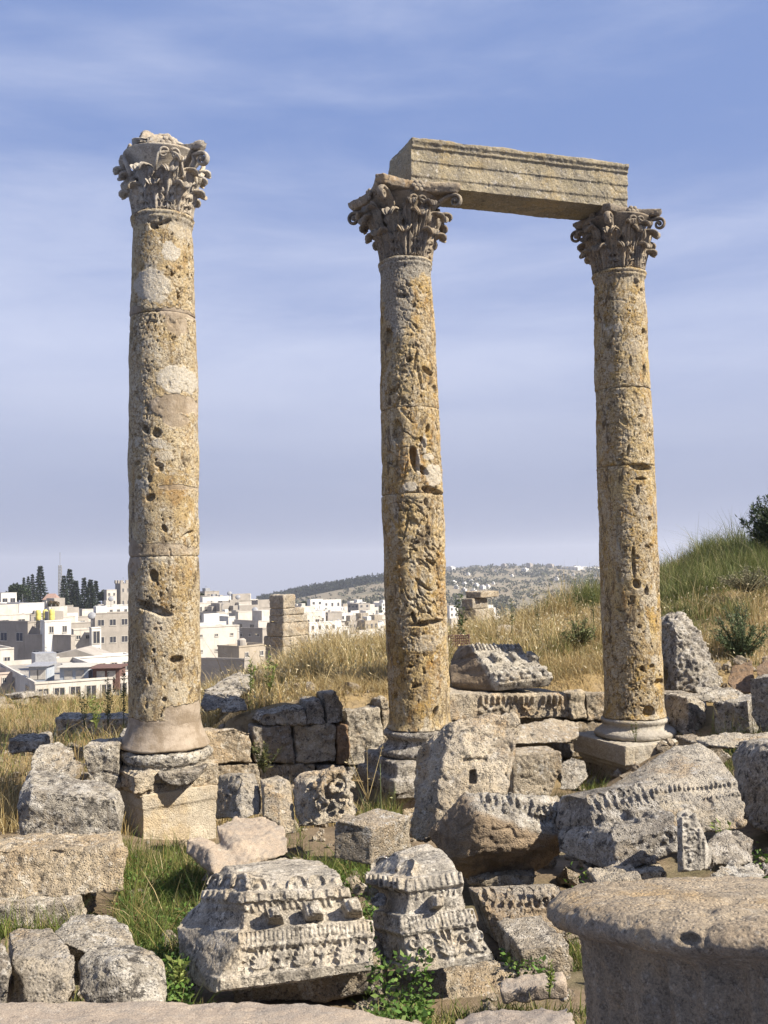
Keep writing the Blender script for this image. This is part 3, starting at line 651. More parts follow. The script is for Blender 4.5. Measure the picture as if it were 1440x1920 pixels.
cav3 = [(1200, 632, 6, 6, .06, -30), (1196, 554, 4, 4, .04, 0), (1190, 885, 24, 7, .07, -5), (1190, 907, 12, 3, .05, 0), (1180, 1098, 8, 11, .07, 20), (1226, 1279, 13, 9, .05, 0), (1203, 1328, 13, 12, .07, 20), (1229, 1115, 4, 3, .05, 0), (1225, 1148, 3, 4, .04, 0), (1185, 1175, 4, 4, .04, 30), (1150, 1080, 4, 16, .03, 0), (1175, 1060, 4, 34, .035, 0), (1207, 980, 4, 6, .05, 30), (1130, 610, 6, 14, .03, 0),
        (1190, 1250, 5, 5, .04, 0), (1210, 1247, 5, 4, .04, 0), (1170, 690, 3, 12, .02, 0), (1195, 710, 6, 18, .03, -20), (1165, 855, 3, 12, .03, -10), (1158, 800, 6, 10, .025, 30), (1150, 1000, 5, 40, .02, 0), (1183, 928, 4, 10, .04, 0)]
pat3 = [('w', 1150, 627, 10, 10, .55), ('w', 1137, 700, 6, 8, .5), ('w', 1172, 664, 18, 16, .25), ('g', 1160, 530, 60, 14, .4), ('w', 1200, 965, 18, 12, .25), ('w', 1215, 1235, 9, 10, .5)]
c3 = make_column('right column of pitted golden travertine holding the right end of the beam', 13.25, (1190, 1342), (1160, 514), M['col_c'], M['capital'],
    [(1342, 54), (880, 54), (879, 54), (735, 51.5), (514, 47)], [881, 737], cav3, pat3, base3, .78, .455, 1.0, lambda z, th: .25*sstep(1.2, 3.6, z)*sstep(.6, 2.0, z), False, 9)
# architrave
def place_beam():
    A = c2[1]+c2[3]*(c2[2]+.86); Bp = c3[1]+c3[3]*(c3[2]+.78)
    u = unit(Bp-A); n = unit(np.array([u[1], -u[0], 0])); w = np.cross(n, u) if np.cross(n, u)[2] > 0 else np.cross(u, n)
    L = np.linalg.norm(Bp-A); hB, dp = .56, .31
    prof = [(0, 0), (.20*hB, 0), (.20*hB, .014), (.52*hB, .014), (.52*hB, .028), (.80*hB, .028), (.80*hB, .05), (.86*hB, .05), (.92*hB, .075), (hB, .075)]
    parts = []
    for a, b in zip(prof[:-1], prof[1:]):
        if b[0]-a[0] > 1e-4: parts.append(np.array([(x, -dp-(a[1] if z == a[0] else b[1]) if fr else dp, z) for x in (-.02, L+.12) for z in (a[0]-.001, b[0]+.001) for fr in (0, 1)]))
    def fixp(q):
        return q
    ms = []
    for (z0, v0), (z1, v1) in zip(prof[:-1], prof[1:]):
        if z1-z0 < 1e-4: continue
        pts = []
        for x in (-.02, L-.03): pts += [(x, -dp-v0, z0-.003), (x, -dp-v1, z1), (x, dp, z0-.003), (x, dp, z1)]
        ms.append(np.array(pts))
    # broken, rough left end
    ms.append(np.array([(-.10, -.05, .05), (-.02, -.28, .02), (-.02, -.3, .5), (-.12, .1, .42), (-.14, .2, .1), (-.02, .3, .02), (-.02, .3, .53), (-.06, .25, .5)]))
    V, Q4 = solid(ms, (), .0088, 31, .014, .005, .002, 1, .006)
    Vw = A[None, :]+V[:, :1]*u+V[:, 1:2]*(-n)+V[:, 2:3]*w
    single('architrave_beam', Vw, Q4, M['beam'], 'long grooved stone beam lying across the two right columns', 'stone beam')
place_beam()
# ------------------------------------------------------------------ carved decoration worked in a surface frame
class Fr:
    def __init__(s, o, u, w):
        s.o = np.array(o, float); s.u = np.array(u, float); s.w = np.array(w, float); s.L = np.linalg.norm(s.u); s.Hh = np.linalg.norm(s.w)
        n = unit(np.cross(s.u, s.w)); s.n = n if np.dot(CAM-s.o, n) > 0 else -n
    def p(s, a, b, h=0): return s.o+s.u*a+s.w*b+s.n*h
    def box(s, a0, a1, b0, b1, h0, h1, bt=0.0):
        return hullmesh([s.p(a, b, h0) for a in (a0, a1) for b in (b0, b1)]+[s.p(a+(bt if a == a0 else -bt), b, h1) for a in (a0, a1) for b in (b0, b1)])
    def ell(s, a, b, h, ra, rb, rh): return ell(s.p(a, b, h), [unit(s.u)*ra, unit(s.w)*rb, s.n*rh])
    def tube(s, pts, r, fs=2.0): return tube([s.p(*q) for q in pts], r, 8, s.n, fs)
def fr3(p0, p1, p2): return Fr(P(*p0), P(*p1)-P(*p0), P(*p2)-P(*p0))
def d_tongues(f, n, h=.03, fill=.62, b0=.05, b1=.95, a0=0., a1=1.):
    o = []; q = random.Random(n*7+int(h*1e4))
    for i in range(n):
        a = a0+(a1-a0)*(i+.5)/n+q.uniform(-.06, .06)/n; w = (a1-a0)/n*fill/2*q.uniform(.85, 1.1)
        if q.random() < .07: continue
        k = q.uniform(.55, 1.1); o.append(f.box(a-w, a+w, b0+q.uniform(0, .12), b1-q.uniform(0, .1), -h, h*k, w*.3))
    return o
def d_flutes(f, n, h=.022, a0=0., a1=1., r=None):
    """upright tongues with rounded hollow ends, framed by thin ribs"""
    o = []; c = (a1-a0)/n
    for i in range(n+1):
        a = a0+c*i; o.append(f.tube([(a, .04, .004), (a, .5, .006), (a, .98, .004)], (r or f.L*c*.13), 1.2))
    for i in range(n):
        a = a0+c*(i+.5); o.append(f.tube([(a, .10, .0), (a, .5, .004), (a, .92, .0)], f.L*c*.20, .9))
    o.append(f.box(a0, a1, .9, 1.06, -h, h*.6))
    return o
def d_beads(f, n, r=None):
    o = []; c = 1./n; r = r or f.Hh*.42
    o.append(f.box(0, 1, .15, .85, -.02, .002))
    for i in range(n):
        o.append(f.ell((i+.32)*c, .5, .008, f.L*c*.30, r, r*.95))
        for k in (.72, .88): o.append(f.ell((i+k)*c, .5, .006, f.L*c*.06, r*.92, r*.85))
    return o
def d_eggs(f, n, h=.03, a0=0., a1=1.):
    o = []; c = (a1-a0)/n
    q = random.Random(n*5+1)
    for i in range(n):
        a = a0+c*(i+.5); ra = f.L*c*.27
        if q.random() < .85: o.append(f.ell(a, .42, -h*.2, ra*q.uniform(.85, 1.05), f.Hh*.40, h*q.uniform(.6, 1.0)))
        if q.random() < .08: continue
        o.append(f.tube([(a-c*.46, .05, .004), (a-c*.42, .5, .012), (a-c*.30, .85, .014), (a, 1.0, .014), (a+c*.30, .85, .014), (a+c*.42, .5, .012), (a+c*.46, .05, .004)], h*.24))
    return o
def d_dentils(f, n, h=.035, fill=.58, a0=0., a1=1.): return d_tongues(f, n, h, fill, .02, .98, a0, a1)
def d_modillions(f, ks, w, h=.09, b0=.05, b1=.9):
    o = []
    for k in ks:
        o.append(f.box(k-w/2, k+w/2, b0, b1, -.02, h, w*.10)); o.append(f.box(k-w*.3, k+w*.45, b0+.05, b1*.8, h*.6, h*1.18, w*.12))
    return o
def d_scroll(f, n, r=.0065, h=.002, seed=1, a0=0., a1=1.):
    """palmettes between facing spirals, with upright stems and lobed leaves"""
    o = []; c = (a1-a0)/n; asp = f.Hh/(f.L*c)
    def pt(i, x, y): return (a0+c*(i+.5+x*asp), y, h)
    def T(i, xy, rr): o.append(f.tube([pt(i, x, y) for x, y in xy], rr, 3.2))
    xm = .5/asp
    for i in range(n):
        if i % 2 == 0:
            for sg in (-1, 1):
                q = spiral(sg*xm*.52, .66, min(.24, xm*.40), 1.25, math.pi*.5-sg*.2, -sg, 22)
                T(i, [(sg*.03, .04), (sg*.06, .3), (sg*xm*.22, .78)]+list(q), np.concatenate([[r*1.2]*3, np.linspace(r*1.2, r*.8, len(q))]))
                q = spiral(sg*xm*.50, .20, min(.17, xm*.32), 1.0, math.pi*.5+sg*2.2, sg, 18); T(i, q, np.linspace(r*1.1, r*.8, len(q)))
            T(i, [(0, .04), (0, .5), (0, .98)], [r*1.2, r*1.4, r])
        else:
            for k in (-1, 0, 1): T(i, [(k*.13, .03), (k*.13, .5), (k*.19, .8), (k*.3, .97)], [r*1.3, r*1.2, r*1.2, r*.9])
            for sg in (-1, 1):
                for y in (.18, .42, .66): T(i, [(sg*xm*.40, y-.12), (sg*xm*.62, y), (sg*xm*.92, y+.16)], [r*.9, r*1.5, r*.7])
                T(i, [(sg*xm*.36, .04), (sg*xm*.42, .5), (sg*xm*.5, .95)], r)
    return o
def d_rosette(f, a, b, ra, h=.03):
    o = [f.ell(a, b, h*.3, ra*.24, ra*.24, h)]
    for k in range(7):
        t = 2*math.pi*k/7; o.append(f.ell(a+math.cos(t)*ra*.58/f.L, b+math.sin(t)*ra*.58/f.Hh, 0, ra*.27, ra*.27, h*.8))
    ring = [(a+math.cos(t)*ra/f.L, b+math.sin(t)*ra/f.Hh, .004) for t in np.linspace(0, 2*math.pi, 20)]
    o.append(f.tube(ring, ra*.12)); return o
def d_lumps(f, n, r=.03, seed=1, a=(0, 1), b=(0, 1)):
    q = random.Random(seed); return [f.ell(q.uniform(*a), q.uniform(*b), 0, r*q.uniform(.5, 1.3), r*q.uniform(.5, 1.3), r*q.uniform(.4, .9)) for _ in range(n)]
def ringpts(A, B, C, dA, dB, dC):
    a, b, c = P(*A, dA), P(*B, dB), P(*C, dC); return a, b, c
# ---------------- the two big entablature corners in front
def corner_block(name, label, rings, oA, oC, deco, mat, vox, extra=(), fresh=None):
    """rings: (A px, B px, C px, depth of B) from bottom to top; A = back of the short end, B = near corner, C = far end of the long face"""
    R = []
    for A, B, C, d in rings:
        a, b, c = P(*A, d+oA), P(*B, d), P(*C, d+oC); R.append((a, b, c, a+c-b))
    parts = [np.array(list(R[i])+list(R[i+1])) for i in range(len(R)-1)]
    dec = []
    for i, face, fn in deco:
        lo, hi = R[i], R[i+1]
        f = Fr(lo[1], lo[2]-lo[1], hi[1]-lo[1]) if face == 'C' else Fr(lo[0], lo[1]-lo[0], hi[1]-lo[1])
        # shear-correct: use mean up vector
        up = ((hi[1]-lo[1])+(hi[2]-lo[2]))/2 if face == 'C' else ((hi[0]-lo[0])+(hi[1]-lo[1]))/2
        o0 = lo[1] if face == 'C' else lo[0]; oh = hi[1] if face == 'C' else hi[0]
        f = Fr((o0+oh)/2-up/2, f.u, up); dec += fn(f)
    return stone(name, label, parts+list(extra), mat, dec, 'carved block', 'fallen entablature blocks', vox, .014, .0035, .0016, 1, .003, 1.0, fresh)
corner_block('carved_block', 'big carved cornice corner with scroll frieze and three bracket stubs, nearest the front', [
    ((342, 1838), (403, 1864), (703, 1825), 5.20), ((336, 1815), (408, 1834), (703, 1804), 5.21), ((336, 1812), (412, 1830), (702, 1800), 5.245), ((332, 1770), (434, 1788), (700, 1763), 5.31), ((332, 1768), (436, 1786), (699, 1761), 5.295), ((331, 1756), (444, 1772), (697, 1748), 5.315), ((330, 1738), (450, 1749), (688, 1727), 5.355), ((333, 1733), (456, 1742), (686, 1722), 5.41), ((352, 1708), (458, 1712), (664, 1698), 5.455), ((372, 1692), (455, 1697), (656, 1684), 5.46), ((374, 1690), (452, 1694), (656, 1682), 5.445), ((382, 1668), (456, 1675), (648, 1662), 5.475), ((386, 1665), (462, 1671), (645, 1659), 5.52), ((402, 1642), (468, 1656), (637, 1640), 5.60)],
    .42, .10, [
    (0, 'C', lambda f: [f.box(.02, .99, .1, .95, -.02, .012)]), (2, 'C', lambda f: d_scroll(f, 7, .0056, .002, 3, .02, .98)), (4, 'C', lambda f: d_beads(f, 11)), (5, 'C', lambda f: d_flutes(f, 15)),
    (7, 'C', lambda f: d_modillions(f, (.24, .56, .88), .15, .10, .05, .95)), (8, 'C', lambda f: d_dentils(f, 17, .012, .5)), (10, 'C', lambda f: d_dentils(f, 8, .014, .86)), (12, 'C', lambda f: d_eggs(f, 5, .038)),
    (10, 'A', lambda f: d_dentils(f, 7, .02, .6)), (12, 'A', lambda f: d_eggs(f, 3, .035))],
    M['carved'], .0052, [H([(342, 1838, 5.62), (403, 1864, 5.195), (428, 1857, 5.20), (331, 1756, 5.72), (330, 1738, 5.77), (414, 1828, 5.23), (438, 1782, 5.285), (452, 1764, 5.31), (446, 1838, 5.22), (420, 1722, 6.0), (420, 1790, 5.9)]), H([(468, 1657, 5.595), (637, 1641, 5.685), (421, 1622, 6.0), (531, 1606, 6.2), (602, 1611, 6.15), (440, 1638, 5.8), (464, 1670, 5.53), (642, 1660, 5.63), (390, 1664, 5.95), (600, 1640, 6.2)])])
corner_block('carved_block', 'smaller carved cornice corner with one bracket stub, right of the big one', [
    ((700, 1812), (766, 1827), (930, 1802), 5.35), ((698, 1797), (766, 1812), (926, 1789), 5.36), ((700, 1794), (768, 1808), (925, 1786), 5.395), ((704, 1744), (757, 1758), (895, 1738), 5.47), ((702, 1742), (755, 1756), (894, 1736), 5.455), ((704, 1732), (753, 1746), (890, 1729), 5.475), ((706, 1708), (753, 1719), (878, 1707), 5.52), ((708, 1704), (760, 1714), (876, 1702), 5.565), ((710, 1680), (766, 1686), (869, 1675), 5.60), ((706, 1668), (768, 1676), (871, 1662), 5.605), ((690, 1660), (762, 1672), (871, 1656), 5.585), ((684, 1634), (764, 1648), (860, 1634), 5.62), ((690, 1630), (768, 1643), (856, 1630), 5.66), ((716, 1606), (778, 1622), (848, 1615), 5.72)],
    .38, .06, [
    (2, 'C', lambda f: d_scroll(f, 3, .0066, .002, 5, .04, .96)), (2, 'A', lambda f: d_scroll(f, 3, .0066, .002, 6, .0, .96)), (4, 'C', lambda f: d_beads(f, 6)), (4, 'A', lambda f: d_beads(f, 5)), (5, 'C', lambda f: d_flutes(f, 9)), (5, 'A', lambda f: d_flutes(f, 7)),
    (7, 'C', lambda f: d_modillions(f, (.45,), .22, .10, .05, .95)), (8, 'C', lambda f: d_dentils(f, 9, .012, .5)), (10, 'A', lambda f: d_dentils(f, 8, .03, .55)), (12, 'A', lambda f: d_eggs(f, 3, .035)), (10, 'C', lambda f: d_dentils(f, 9, .008, .5, 0, .98))],
    M['carved'], .0052, [H([(739, 1596, 5.95), (801, 1581, 6.0), (832, 1594, 5.95), (778, 1624, 5.715), (848, 1617, 5.78), (716, 1608, 6.08), (772, 1640, 5.67), (854, 1630, 5.73), (695, 1630, 6.0), (800, 1620, 6.2)])])
GB = 'fallen entablature blocks'
# ---------------- wedge block with brown underside
stone('carved_block', 'tilted carved wedge with a brown curved underside', [
    H([(872, 1487, 7.75), (960, 1488, 7.9), (1046, 1492, 8.0), (1078, 1532, 7.8), (1079, 1572, 7.6), (1040, 1566, 7.45), (900, 1527, 7.25), (868, 1492, 7.6),
       (803, 1566, 7.6), (838, 1612, 7.35), (880, 1645, 7.5), (1008, 1632, 7.7), (1060, 1592, 7.6), (900, 1600, 7.25), (960, 1590, 7.3), (850, 1520, 8.3), (1050, 1560, 8.3), (830, 1590, 8.2)])],
    M['grey'], sum([
    d_dentils(fr3((900, 1512, 7.42), (1062, 1530, 7.62), (896, 1494, 7.68)), 12, .05, .55), d_tongues(fr3((908, 1528, 7.30), (1076, 1545, 7.62), (905, 1515, 7.42)), 16, .045, .5),
    d_lumps(fr3((960, 1545, 7.35), (1076, 1568, 7.6), (955, 1530, 7.4)), 26, .042, 8), d_lumps(fr3((880, 1502, 7.55), (1040, 1505, 7.95), (880, 1490, 7.75)), 40, .028, 9)], []), 'carved block', GB, .0105, .024, .012, .004, 1, .008, fresh=((868, 1500, 7.45), (1078, 1574, 7.55), (960, 1546, 7.22)))
stone('stone_block', 'small flat slab wedged under the tilted carved wedge', [Q([(872, 1640), (1010, 1640), (1002, 1664), (880, 1664)], 7.45, 0, 0, .4)], M['warm'])
# ---------------- large pair of carved entablature slabs right of centre
corner_block('carved_block', 'leaning carved slab with egg row and bead row, bare dark end on its left', [
    ((1046, 1598), (1160, 1640), (1276, 1597), 6.80), ((1042, 1570), (1152, 1586), (1274, 1556), 6.84), ((1042, 1566), (1151, 1576), (1266, 1546), 6.86), ((1042, 1558), (1143, 1558), (1266, 1528), 6.93),
    ((1042, 1552), (1114, 1550), (1246, 1520), 7.07), ((1042, 1540), (1107, 1530), (1232, 1505), 7.10), ((1044, 1530), (1106, 1522), (1222, 1498), 7.13), ((1044, 1520), (1104, 1508), (1212, 1486), 7.17), ((1046, 1508), (1092, 1496), (1208, 1472), 7.24), ((1054, 1494), (1062, 1491), (1200, 1464), 7.45)],
    .45, .08, [(0, 'C', lambda f: d_lumps(f, 40, .032, 12)), (1, 'C', lambda f: d_beads(f, 8)), (2, 'C', lambda f: d_flutes(f, 15, .02)), (3, 'C', lambda f: d_lumps(f, 14, .04, 13)), (4, 'C', lambda f: d_modillions(f, (.2, .55), .16, .05)), (5, 'C', lambda f: d_dentils(f, 20, .018, .5)), (6, 'C', lambda f: d_dentils(f, 8, .03, .62)), (7, 'C', lambda f: d_eggs(f, 6, .045))],
    M['grey'], .0075)
corner_block('carved_block', 'wide carved slab rising to a peak behind the leaning one, with two dentil rows', [
    ((1190, 1560), (1240, 1572), (1396, 1552), 7.55), ((1190, 1540), (1238, 1545), (1396, 1530), 7.62), ((1190, 1525), (1238, 1530), (1394, 1514), 7.68), ((1190, 1512), (1236, 1512), (1390, 1494), 7.76), ((1190, 1505), (1234, 1506), (1388, 1488), 7.80), ((1190, 1494), (1222, 1494), (1384, 1476), 7.90), ((1190, 1484), (1218, 1484), (1380, 1464), 8.0)],
    .4, .12, [(1, 'C', lambda f: d_flutes(f, 24, .035)), (2, 'C', lambda f: d_lumps(f, 34, .04, 16)), (3, 'C', lambda f: d_dentils(f, 26, .028, .5)), (4, 'C', lambda f: d_lumps(f, 20, .02, 15)), (5, 'C', lambda f: d_dentils(f, 19, .045, .55)), (0, 'C', lambda f: d_lumps(f, 30, .035, 19))],
    M['pale'], .0085, [H([(1192, 1486, 8.0), (1135, 1482, 8.5), (1215, 1430, 8.6), (1262, 1398, 8.7), (1312, 1391, 8.7), (1345, 1412, 8.5), (1366, 1450, 8.2), (1381, 1466, 8.05), (1330, 1440, 8.2), (1230, 1484, 7.95), (1160, 1520, 8.8), (1380, 1540, 8.7)])])
fp = fr3((1278, 1634, 6.5), (1316, 1632, 6.52), (1276, 1520, 6.55))
stone('carved_pilaster', 'narrow upright pilaster piece carved with stacked rosettes', [
    H([(1268, 1524, 6.55), (1290, 1514, 6.6), (1308, 1534, 6.58), (1316, 1560, 6.55), (1318, 1632, 6.5), (1270, 1636, 6.5), (1326, 1580, 6.6), (1341, 1612, 6.65), (1338, 1628, 6.65), (1275, 1530, 6.75), (1330, 1630, 6.8), (1275, 1632, 6.75)])],
    M['carved'], d_rosette(fp, .42, .18, .062, .022)+d_rosette(fp, .42, .55, .058, .022)+d_lumps(fp, 10, .022, 21, (.2, .8), (.72, .95))+[fp.box(.84, .94, 0, .7, -.01, .02), fp.box(-.02, .08, 0, .9, -.01, .02)]+d_beads(Fr(fp.p(1.0, .02), fp.w*.55, fp.u*.22), 8), 'carved pilaster', None, .0065, .006, .003, .002, 0, .003)
# ---------------- light carved block low down in shade of the drum
stone('carved_block', 'pale carved block with an egg row along its top, low behind the big drum', [
    H([(878, 1664, 6.9), (1040, 1656, 6.95), (1060, 1680, 6.5), (1060, 1735, 6.3), (1050, 1775, 6.25), (1000, 1788, 6.2), (935, 1770, 6.2), (928, 1715, 6.3), (905, 1700, 6.4), (890, 1672, 6.45), (900, 1740, 6.9), (1050, 1760, 6.9)])],
    M['pale'], d_eggs(fr3((898, 1688, 6.38), (1056, 1684, 6.42), (894, 1668, 6.48)), 9, .035)+d_dentils(fr3((902, 1702, 6.34), (1058, 1698, 6.38), (900, 1689, 6.38)), 9, .035, .6)+d_dentils(fr3((908, 1712, 6.31), (1058, 1707, 6.35), (906, 1704, 6.34)), 22, .015, .5)
    + d_flutes(fr3((936, 1758, 6.2), (994, 1755, 6.2), (936, 1742, 6.24)), 9, .02)+d_lumps(fr3((930, 1740, 6.24), (1000, 1736, 6.24), (930, 1718, 6.28)), 26, .025, 30), 'carved block', GB, .0085, .010, .005, .002, 1, .005)
# ---------------- blocks on the wall between columns two and three
corner_block('carved_block', 'carved cornice block with a bare brown end, lying on the wall between the right columns', [
    ((850, 1292), (930, 1297), (1030, 1286), 12.95), ((845, 1280), (938, 1282), (1040, 1270), 12.9), ((843, 1262), (918, 1258), (1018, 1254), 13.08), ((843, 1250), (910, 1246), (1010, 1243), 13.15), ((844, 1240), (898, 1230), (992, 1230), 13.35), ((850, 1225), (888, 1222), (982, 1222), 13.42), ((860, 1210), (880, 1209), (975, 1209), 13.6)],
    .5, .25, [(1, 'C', lambda f: d_scroll(f, 5, .012, .004, 4)), (2, 'C', lambda f: d_flutes(f, 18, .025)), (3, 'C', lambda f: d_modillions(f, (.25, .6, .93), .14, .07)), (5, 'C', lambda f: d_dentils(f, 14, .045, .6))],
    M['grey'], .0115, (), ((880, 1209, 13.6), (930, 1297, 12.95), (880, 1209, 14.6)))
stone('carved_block', 'long wall block with a row of upright tongues, below the brown-ended cornice', [
    Q([(842, 1300), (1062, 1300), (1066, 1345), (842, 1352)], 13.0, 20, 0, 0.7)], M['pale'], d_tongues(fr3((898, 1322, 12.86), (1058, 1322, 13.22), (898, 1302, 12.86)), 15, .05, .6)+d_lumps(fr3((900, 1334, 12.85), (1060, 1334, 13.2), (900, 1325, 12.85)), 30, .03, 33), 'carved block', GB, .0135, .02, .008, .004, 1, .006)
# ---------------- block with deeply cut head relief, and fluted pieces
fb = fr3((592, 1528, 9.22), (662, 1508, 9.3), (588, 1450, 9.4))
stone('carved_block', 'upright block with a deeply cut round wreath on its face', [
    H([(545, 1462, 9.7), (562, 1446, 9.75), (640, 1436, 9.75), (652, 1462, 9.6), (668, 1520, 9.4), (655, 1540, 9.3), (588, 1550, 9.2), (556, 1552, 9.3), (575, 1470, 9.45), (640, 1448, 9.55), (600, 1545, 9.9), (660, 1530, 9.95)])],
    M['pale'], [fb.tube([(.52+math.cos(t)*.13/fb.L, .48+math.sin(t)*.13/fb.Hh, .035) for t in np.linspace(-.9, 4.3, 20)], .034, 1.5)]+[fb.ell(.52+math.cos(t)*.185/fb.L, .48+math.sin(t)*.185/fb.Hh, .0, .030, .042, .03) for t in np.linspace(-.6, 3.8, 9)]+[fb.ell(.56, .44, 0, .05, .03, .035), fb.ell(.46, .52, 0, .03, .045, .03)]+d_lumps(fb, 14, .03, 40, (.05, .95), (.02, .25)), 'carved block', GB, .010, .02, .012, .005, 2, .018)
stone('fluted_block', 'upright fragment with vertical flutes beside the wreath block', [
    H([(488, 1462, 9.6), (520, 1454, 9.75), (544, 1462, 9.65), (552, 1540, 9.35), (548, 1562, 9.3), (520, 1566, 9.25), (492, 1528, 9.4), (500, 1470, 9.5), (545, 1552, 9.8), (495, 1540, 9.8)])],
    M['pale'], d_flutes(fr3((498, 1535, 9.34), (526, 1550, 9.3), (496, 1475, 9.5)), 4, .012, r=.018), 'fluted block', None, .010, .012, .006, .003, 1, .006)
stone('stone_block', 'upright pale block with shaded left half, right of the first pedestal', [
    H([(408, 1455, 9.8), (420, 1446, 9.9), (452, 1448, 9.85), (478, 1448, 9.85), (490, 1484, 9.6), (488, 1528, 9.45), (452, 1535, 9.35), (405, 1536, 9.6), (450, 1452, 9.6), (412, 1530, 10.1), (488, 1520, 10.1)])], M['pale'], big=.014)
stone('moulded_block', 'tilted block with a moulded edge and smooth shaded face, left of the tilted wedge', [
    Q([(628, 1542), (693, 1558), (690, 1622), (624, 1610)], 7.35, -14, 0, .34, dx=.22, dz=.02), H([(634, 1536, 7.4), (648, 1526, 7.7), (700, 1536, 7.75), (722, 1552, 7.75), (740, 1590, 7.6), (692, 1622, 7.35), (694, 1552, 7.35), (700, 1560, 7.32)])],
    M['warm'], [tube([P(632, 1538, 7.36), P(697, 1554, 7.33)], .018), tube([P(640, 1532, 7.45), P(703, 1546, 7.42)], .014), tube([P(697, 1554, 7.33), P(694, 1620, 7.33)], .018), tube([P(708, 1550, 7.4), P(706, 1612, 7.4)], .014)], 'moulded block', None, .009, .006, .003, .002, 1, .003)
# ---------------- big upright slab in the middle
stone('stone_slab', 'tall leaning rough slab with a small square socket, in front of the central column', [
    H([(848, 1352, 9.0), (868, 1340, 9.05), (922, 1337, 9.1), (972, 1338, 9.15), (975, 1352, 9.1), (966, 1420, 8.85), (958, 1470, 8.6), (950, 1490, 8.55), (830, 1540, 8.35), (815, 1575, 8.3), (790, 1585, 8.4), (766, 1560, 8.7), (770, 1510, 8.75), (788, 1400, 9.2), (832, 1360, 9.25), (822, 1470, 8.55), (846, 1372, 8.85), (800, 1560, 9.1), (950, 1480, 9.1)])], M['pale'], big=.035, mid=.016, vox=.0125, dents=((886, 1457, 7, 14, .10), (890, 1425, 26, 4, .03)))
# ---------------- plain stones of the front and the left
def Sx(label, parts, mat='grey', name='stone_block', cat='stone block', group='loose stone blocks', **k): return stone(name, label, parts, M[mat], (), cat, group, **k)
Sx('rough grey block with a worn moulded edge, behind the long chalky block', [H([(36, 1482, 9.3), (58, 1446, 9.7), (110, 1448, 9.8), (190, 1466, 9.7), (226, 1480, 9.5), (234, 1512, 9.25), (226, 1545, 9.1), (224, 1585, 9.1), (45, 1590, 9.0), (34, 1520, 9.1), (60, 1482, 9.05), (215, 1498, 9.1), (40, 1560, 9.9), (220, 1560, 9.9)])], vox=.0125, pits=.016)
Sx('long pale block with chalky white patch, at the left edge', [H([(-120, 1592, 7.4), (60, 1588, 7.45), (222, 1582, 7.55), (234, 1600, 7.5), (230, 1672, 7.4), (150, 1678, 7.35), (-120, 1715, 7.3), (-120, 1566, 7.9), (120, 1560, 8.0), (220, 1560, 8.05), (222, 1640, 8.0)])], 'warm', vox=.0125)
Sx('low grey ledge stone under the long chalky block', [Q([(-120, 1706), (140, 1692), (150, 1738), (-120, 1750)], 7.15, 5, 0, .6)], 'grey')
Sx('dark rough boulder, leftmost of the whole front row', [H([(-40, 1770, 4.4), (8, 1762, 4.45), (17, 1800, 4.4), (16, 1860, 4.3), (4, 1900, 4.3), (-40, 1900, 4.4), (-30, 1850, 4.8), (10, 1850, 4.8)])], 'grey', name='boulder', cat='boulder')
Sx('pitted rounded boulder at the lower left, left of the two-step block', [H([(10, 1742, 4.75), (50, 1736, 4.85), (92, 1740, 4.85), (112, 1768, 4.75), (144, 1790, 4.6), (143, 1850, 4.5), (128, 1890, 4.45), (60, 1900, 4.42), (14, 1890, 4.5), (22, 1790, 4.5), (18, 1850, 5.1), (130, 1860, 5.0)])], 'pale', name='boulder', cat='boulder', vox=.012, big=.03, pits=.02)
Sx('two-step block with a flat top and brown front, lower left', [H([(146, 1806, 4.62), (160, 1782, 4.75), (200, 1770, 4.9), (286, 1780, 4.8), (308, 1815, 4.65), (309, 1880, 4.5), (250, 1892, 4.42), (170, 1894, 4.45), (147, 1862, 4.5), (220, 1796, 4.5), (300, 1860, 5.0), (160, 1850, 5.1)]),
    H([(100, 1748, 5.0), (128, 1716, 5.3), (205, 1712, 5.35), (245, 1738, 5.2), (252, 1775, 5.0), (262, 1800, 4.95), (170, 1790, 4.85), (112, 1765, 4.9), (130, 1850, 5.2), (250, 1850, 5.2)])], 'grey', vox=.012, big=.02)
Sx('rounded grey stone behind the rough grey block, leftmost of three in a line', [H([(56, 1420, 10.6), (70, 1396, 10.8), (110, 1390, 10.9), (138, 1402, 10.8), (146, 1440, 10.5), (140, 1470, 10.4), (58, 1470, 10.4), (80, 1420, 11.2), (130, 1450, 11.2)])], 'grey', name='boulder', cat='boulder')
Sx('squared stone with a flat top just left of the first pedestal', [Q([(154, 1398), (222, 1396), (226, 1480), (170, 1478), (158, 1440)], 10.6, 6, 0, .5)], 'grey')
Sx('thin flat stone half sunk in grass, far left', [Q([(14, 1388), (82, 1386), (84, 1410), (16, 1412)], 11.8, 8, 0, .5)], 'grey')
Sx('small stone tucked behind the plaster foot of the left column', [Q([(222, 1378), (250, 1376), (250, 1420), (224, 1420)], 11.9, 8, 0, .5)], 'grey')
Sx('long low block in dry grass behind the left column', [Q([(104, 1348), (238, 1346), (240, 1392), (104, 1392)], 16.0, 10, 0, .7)], 'grey')
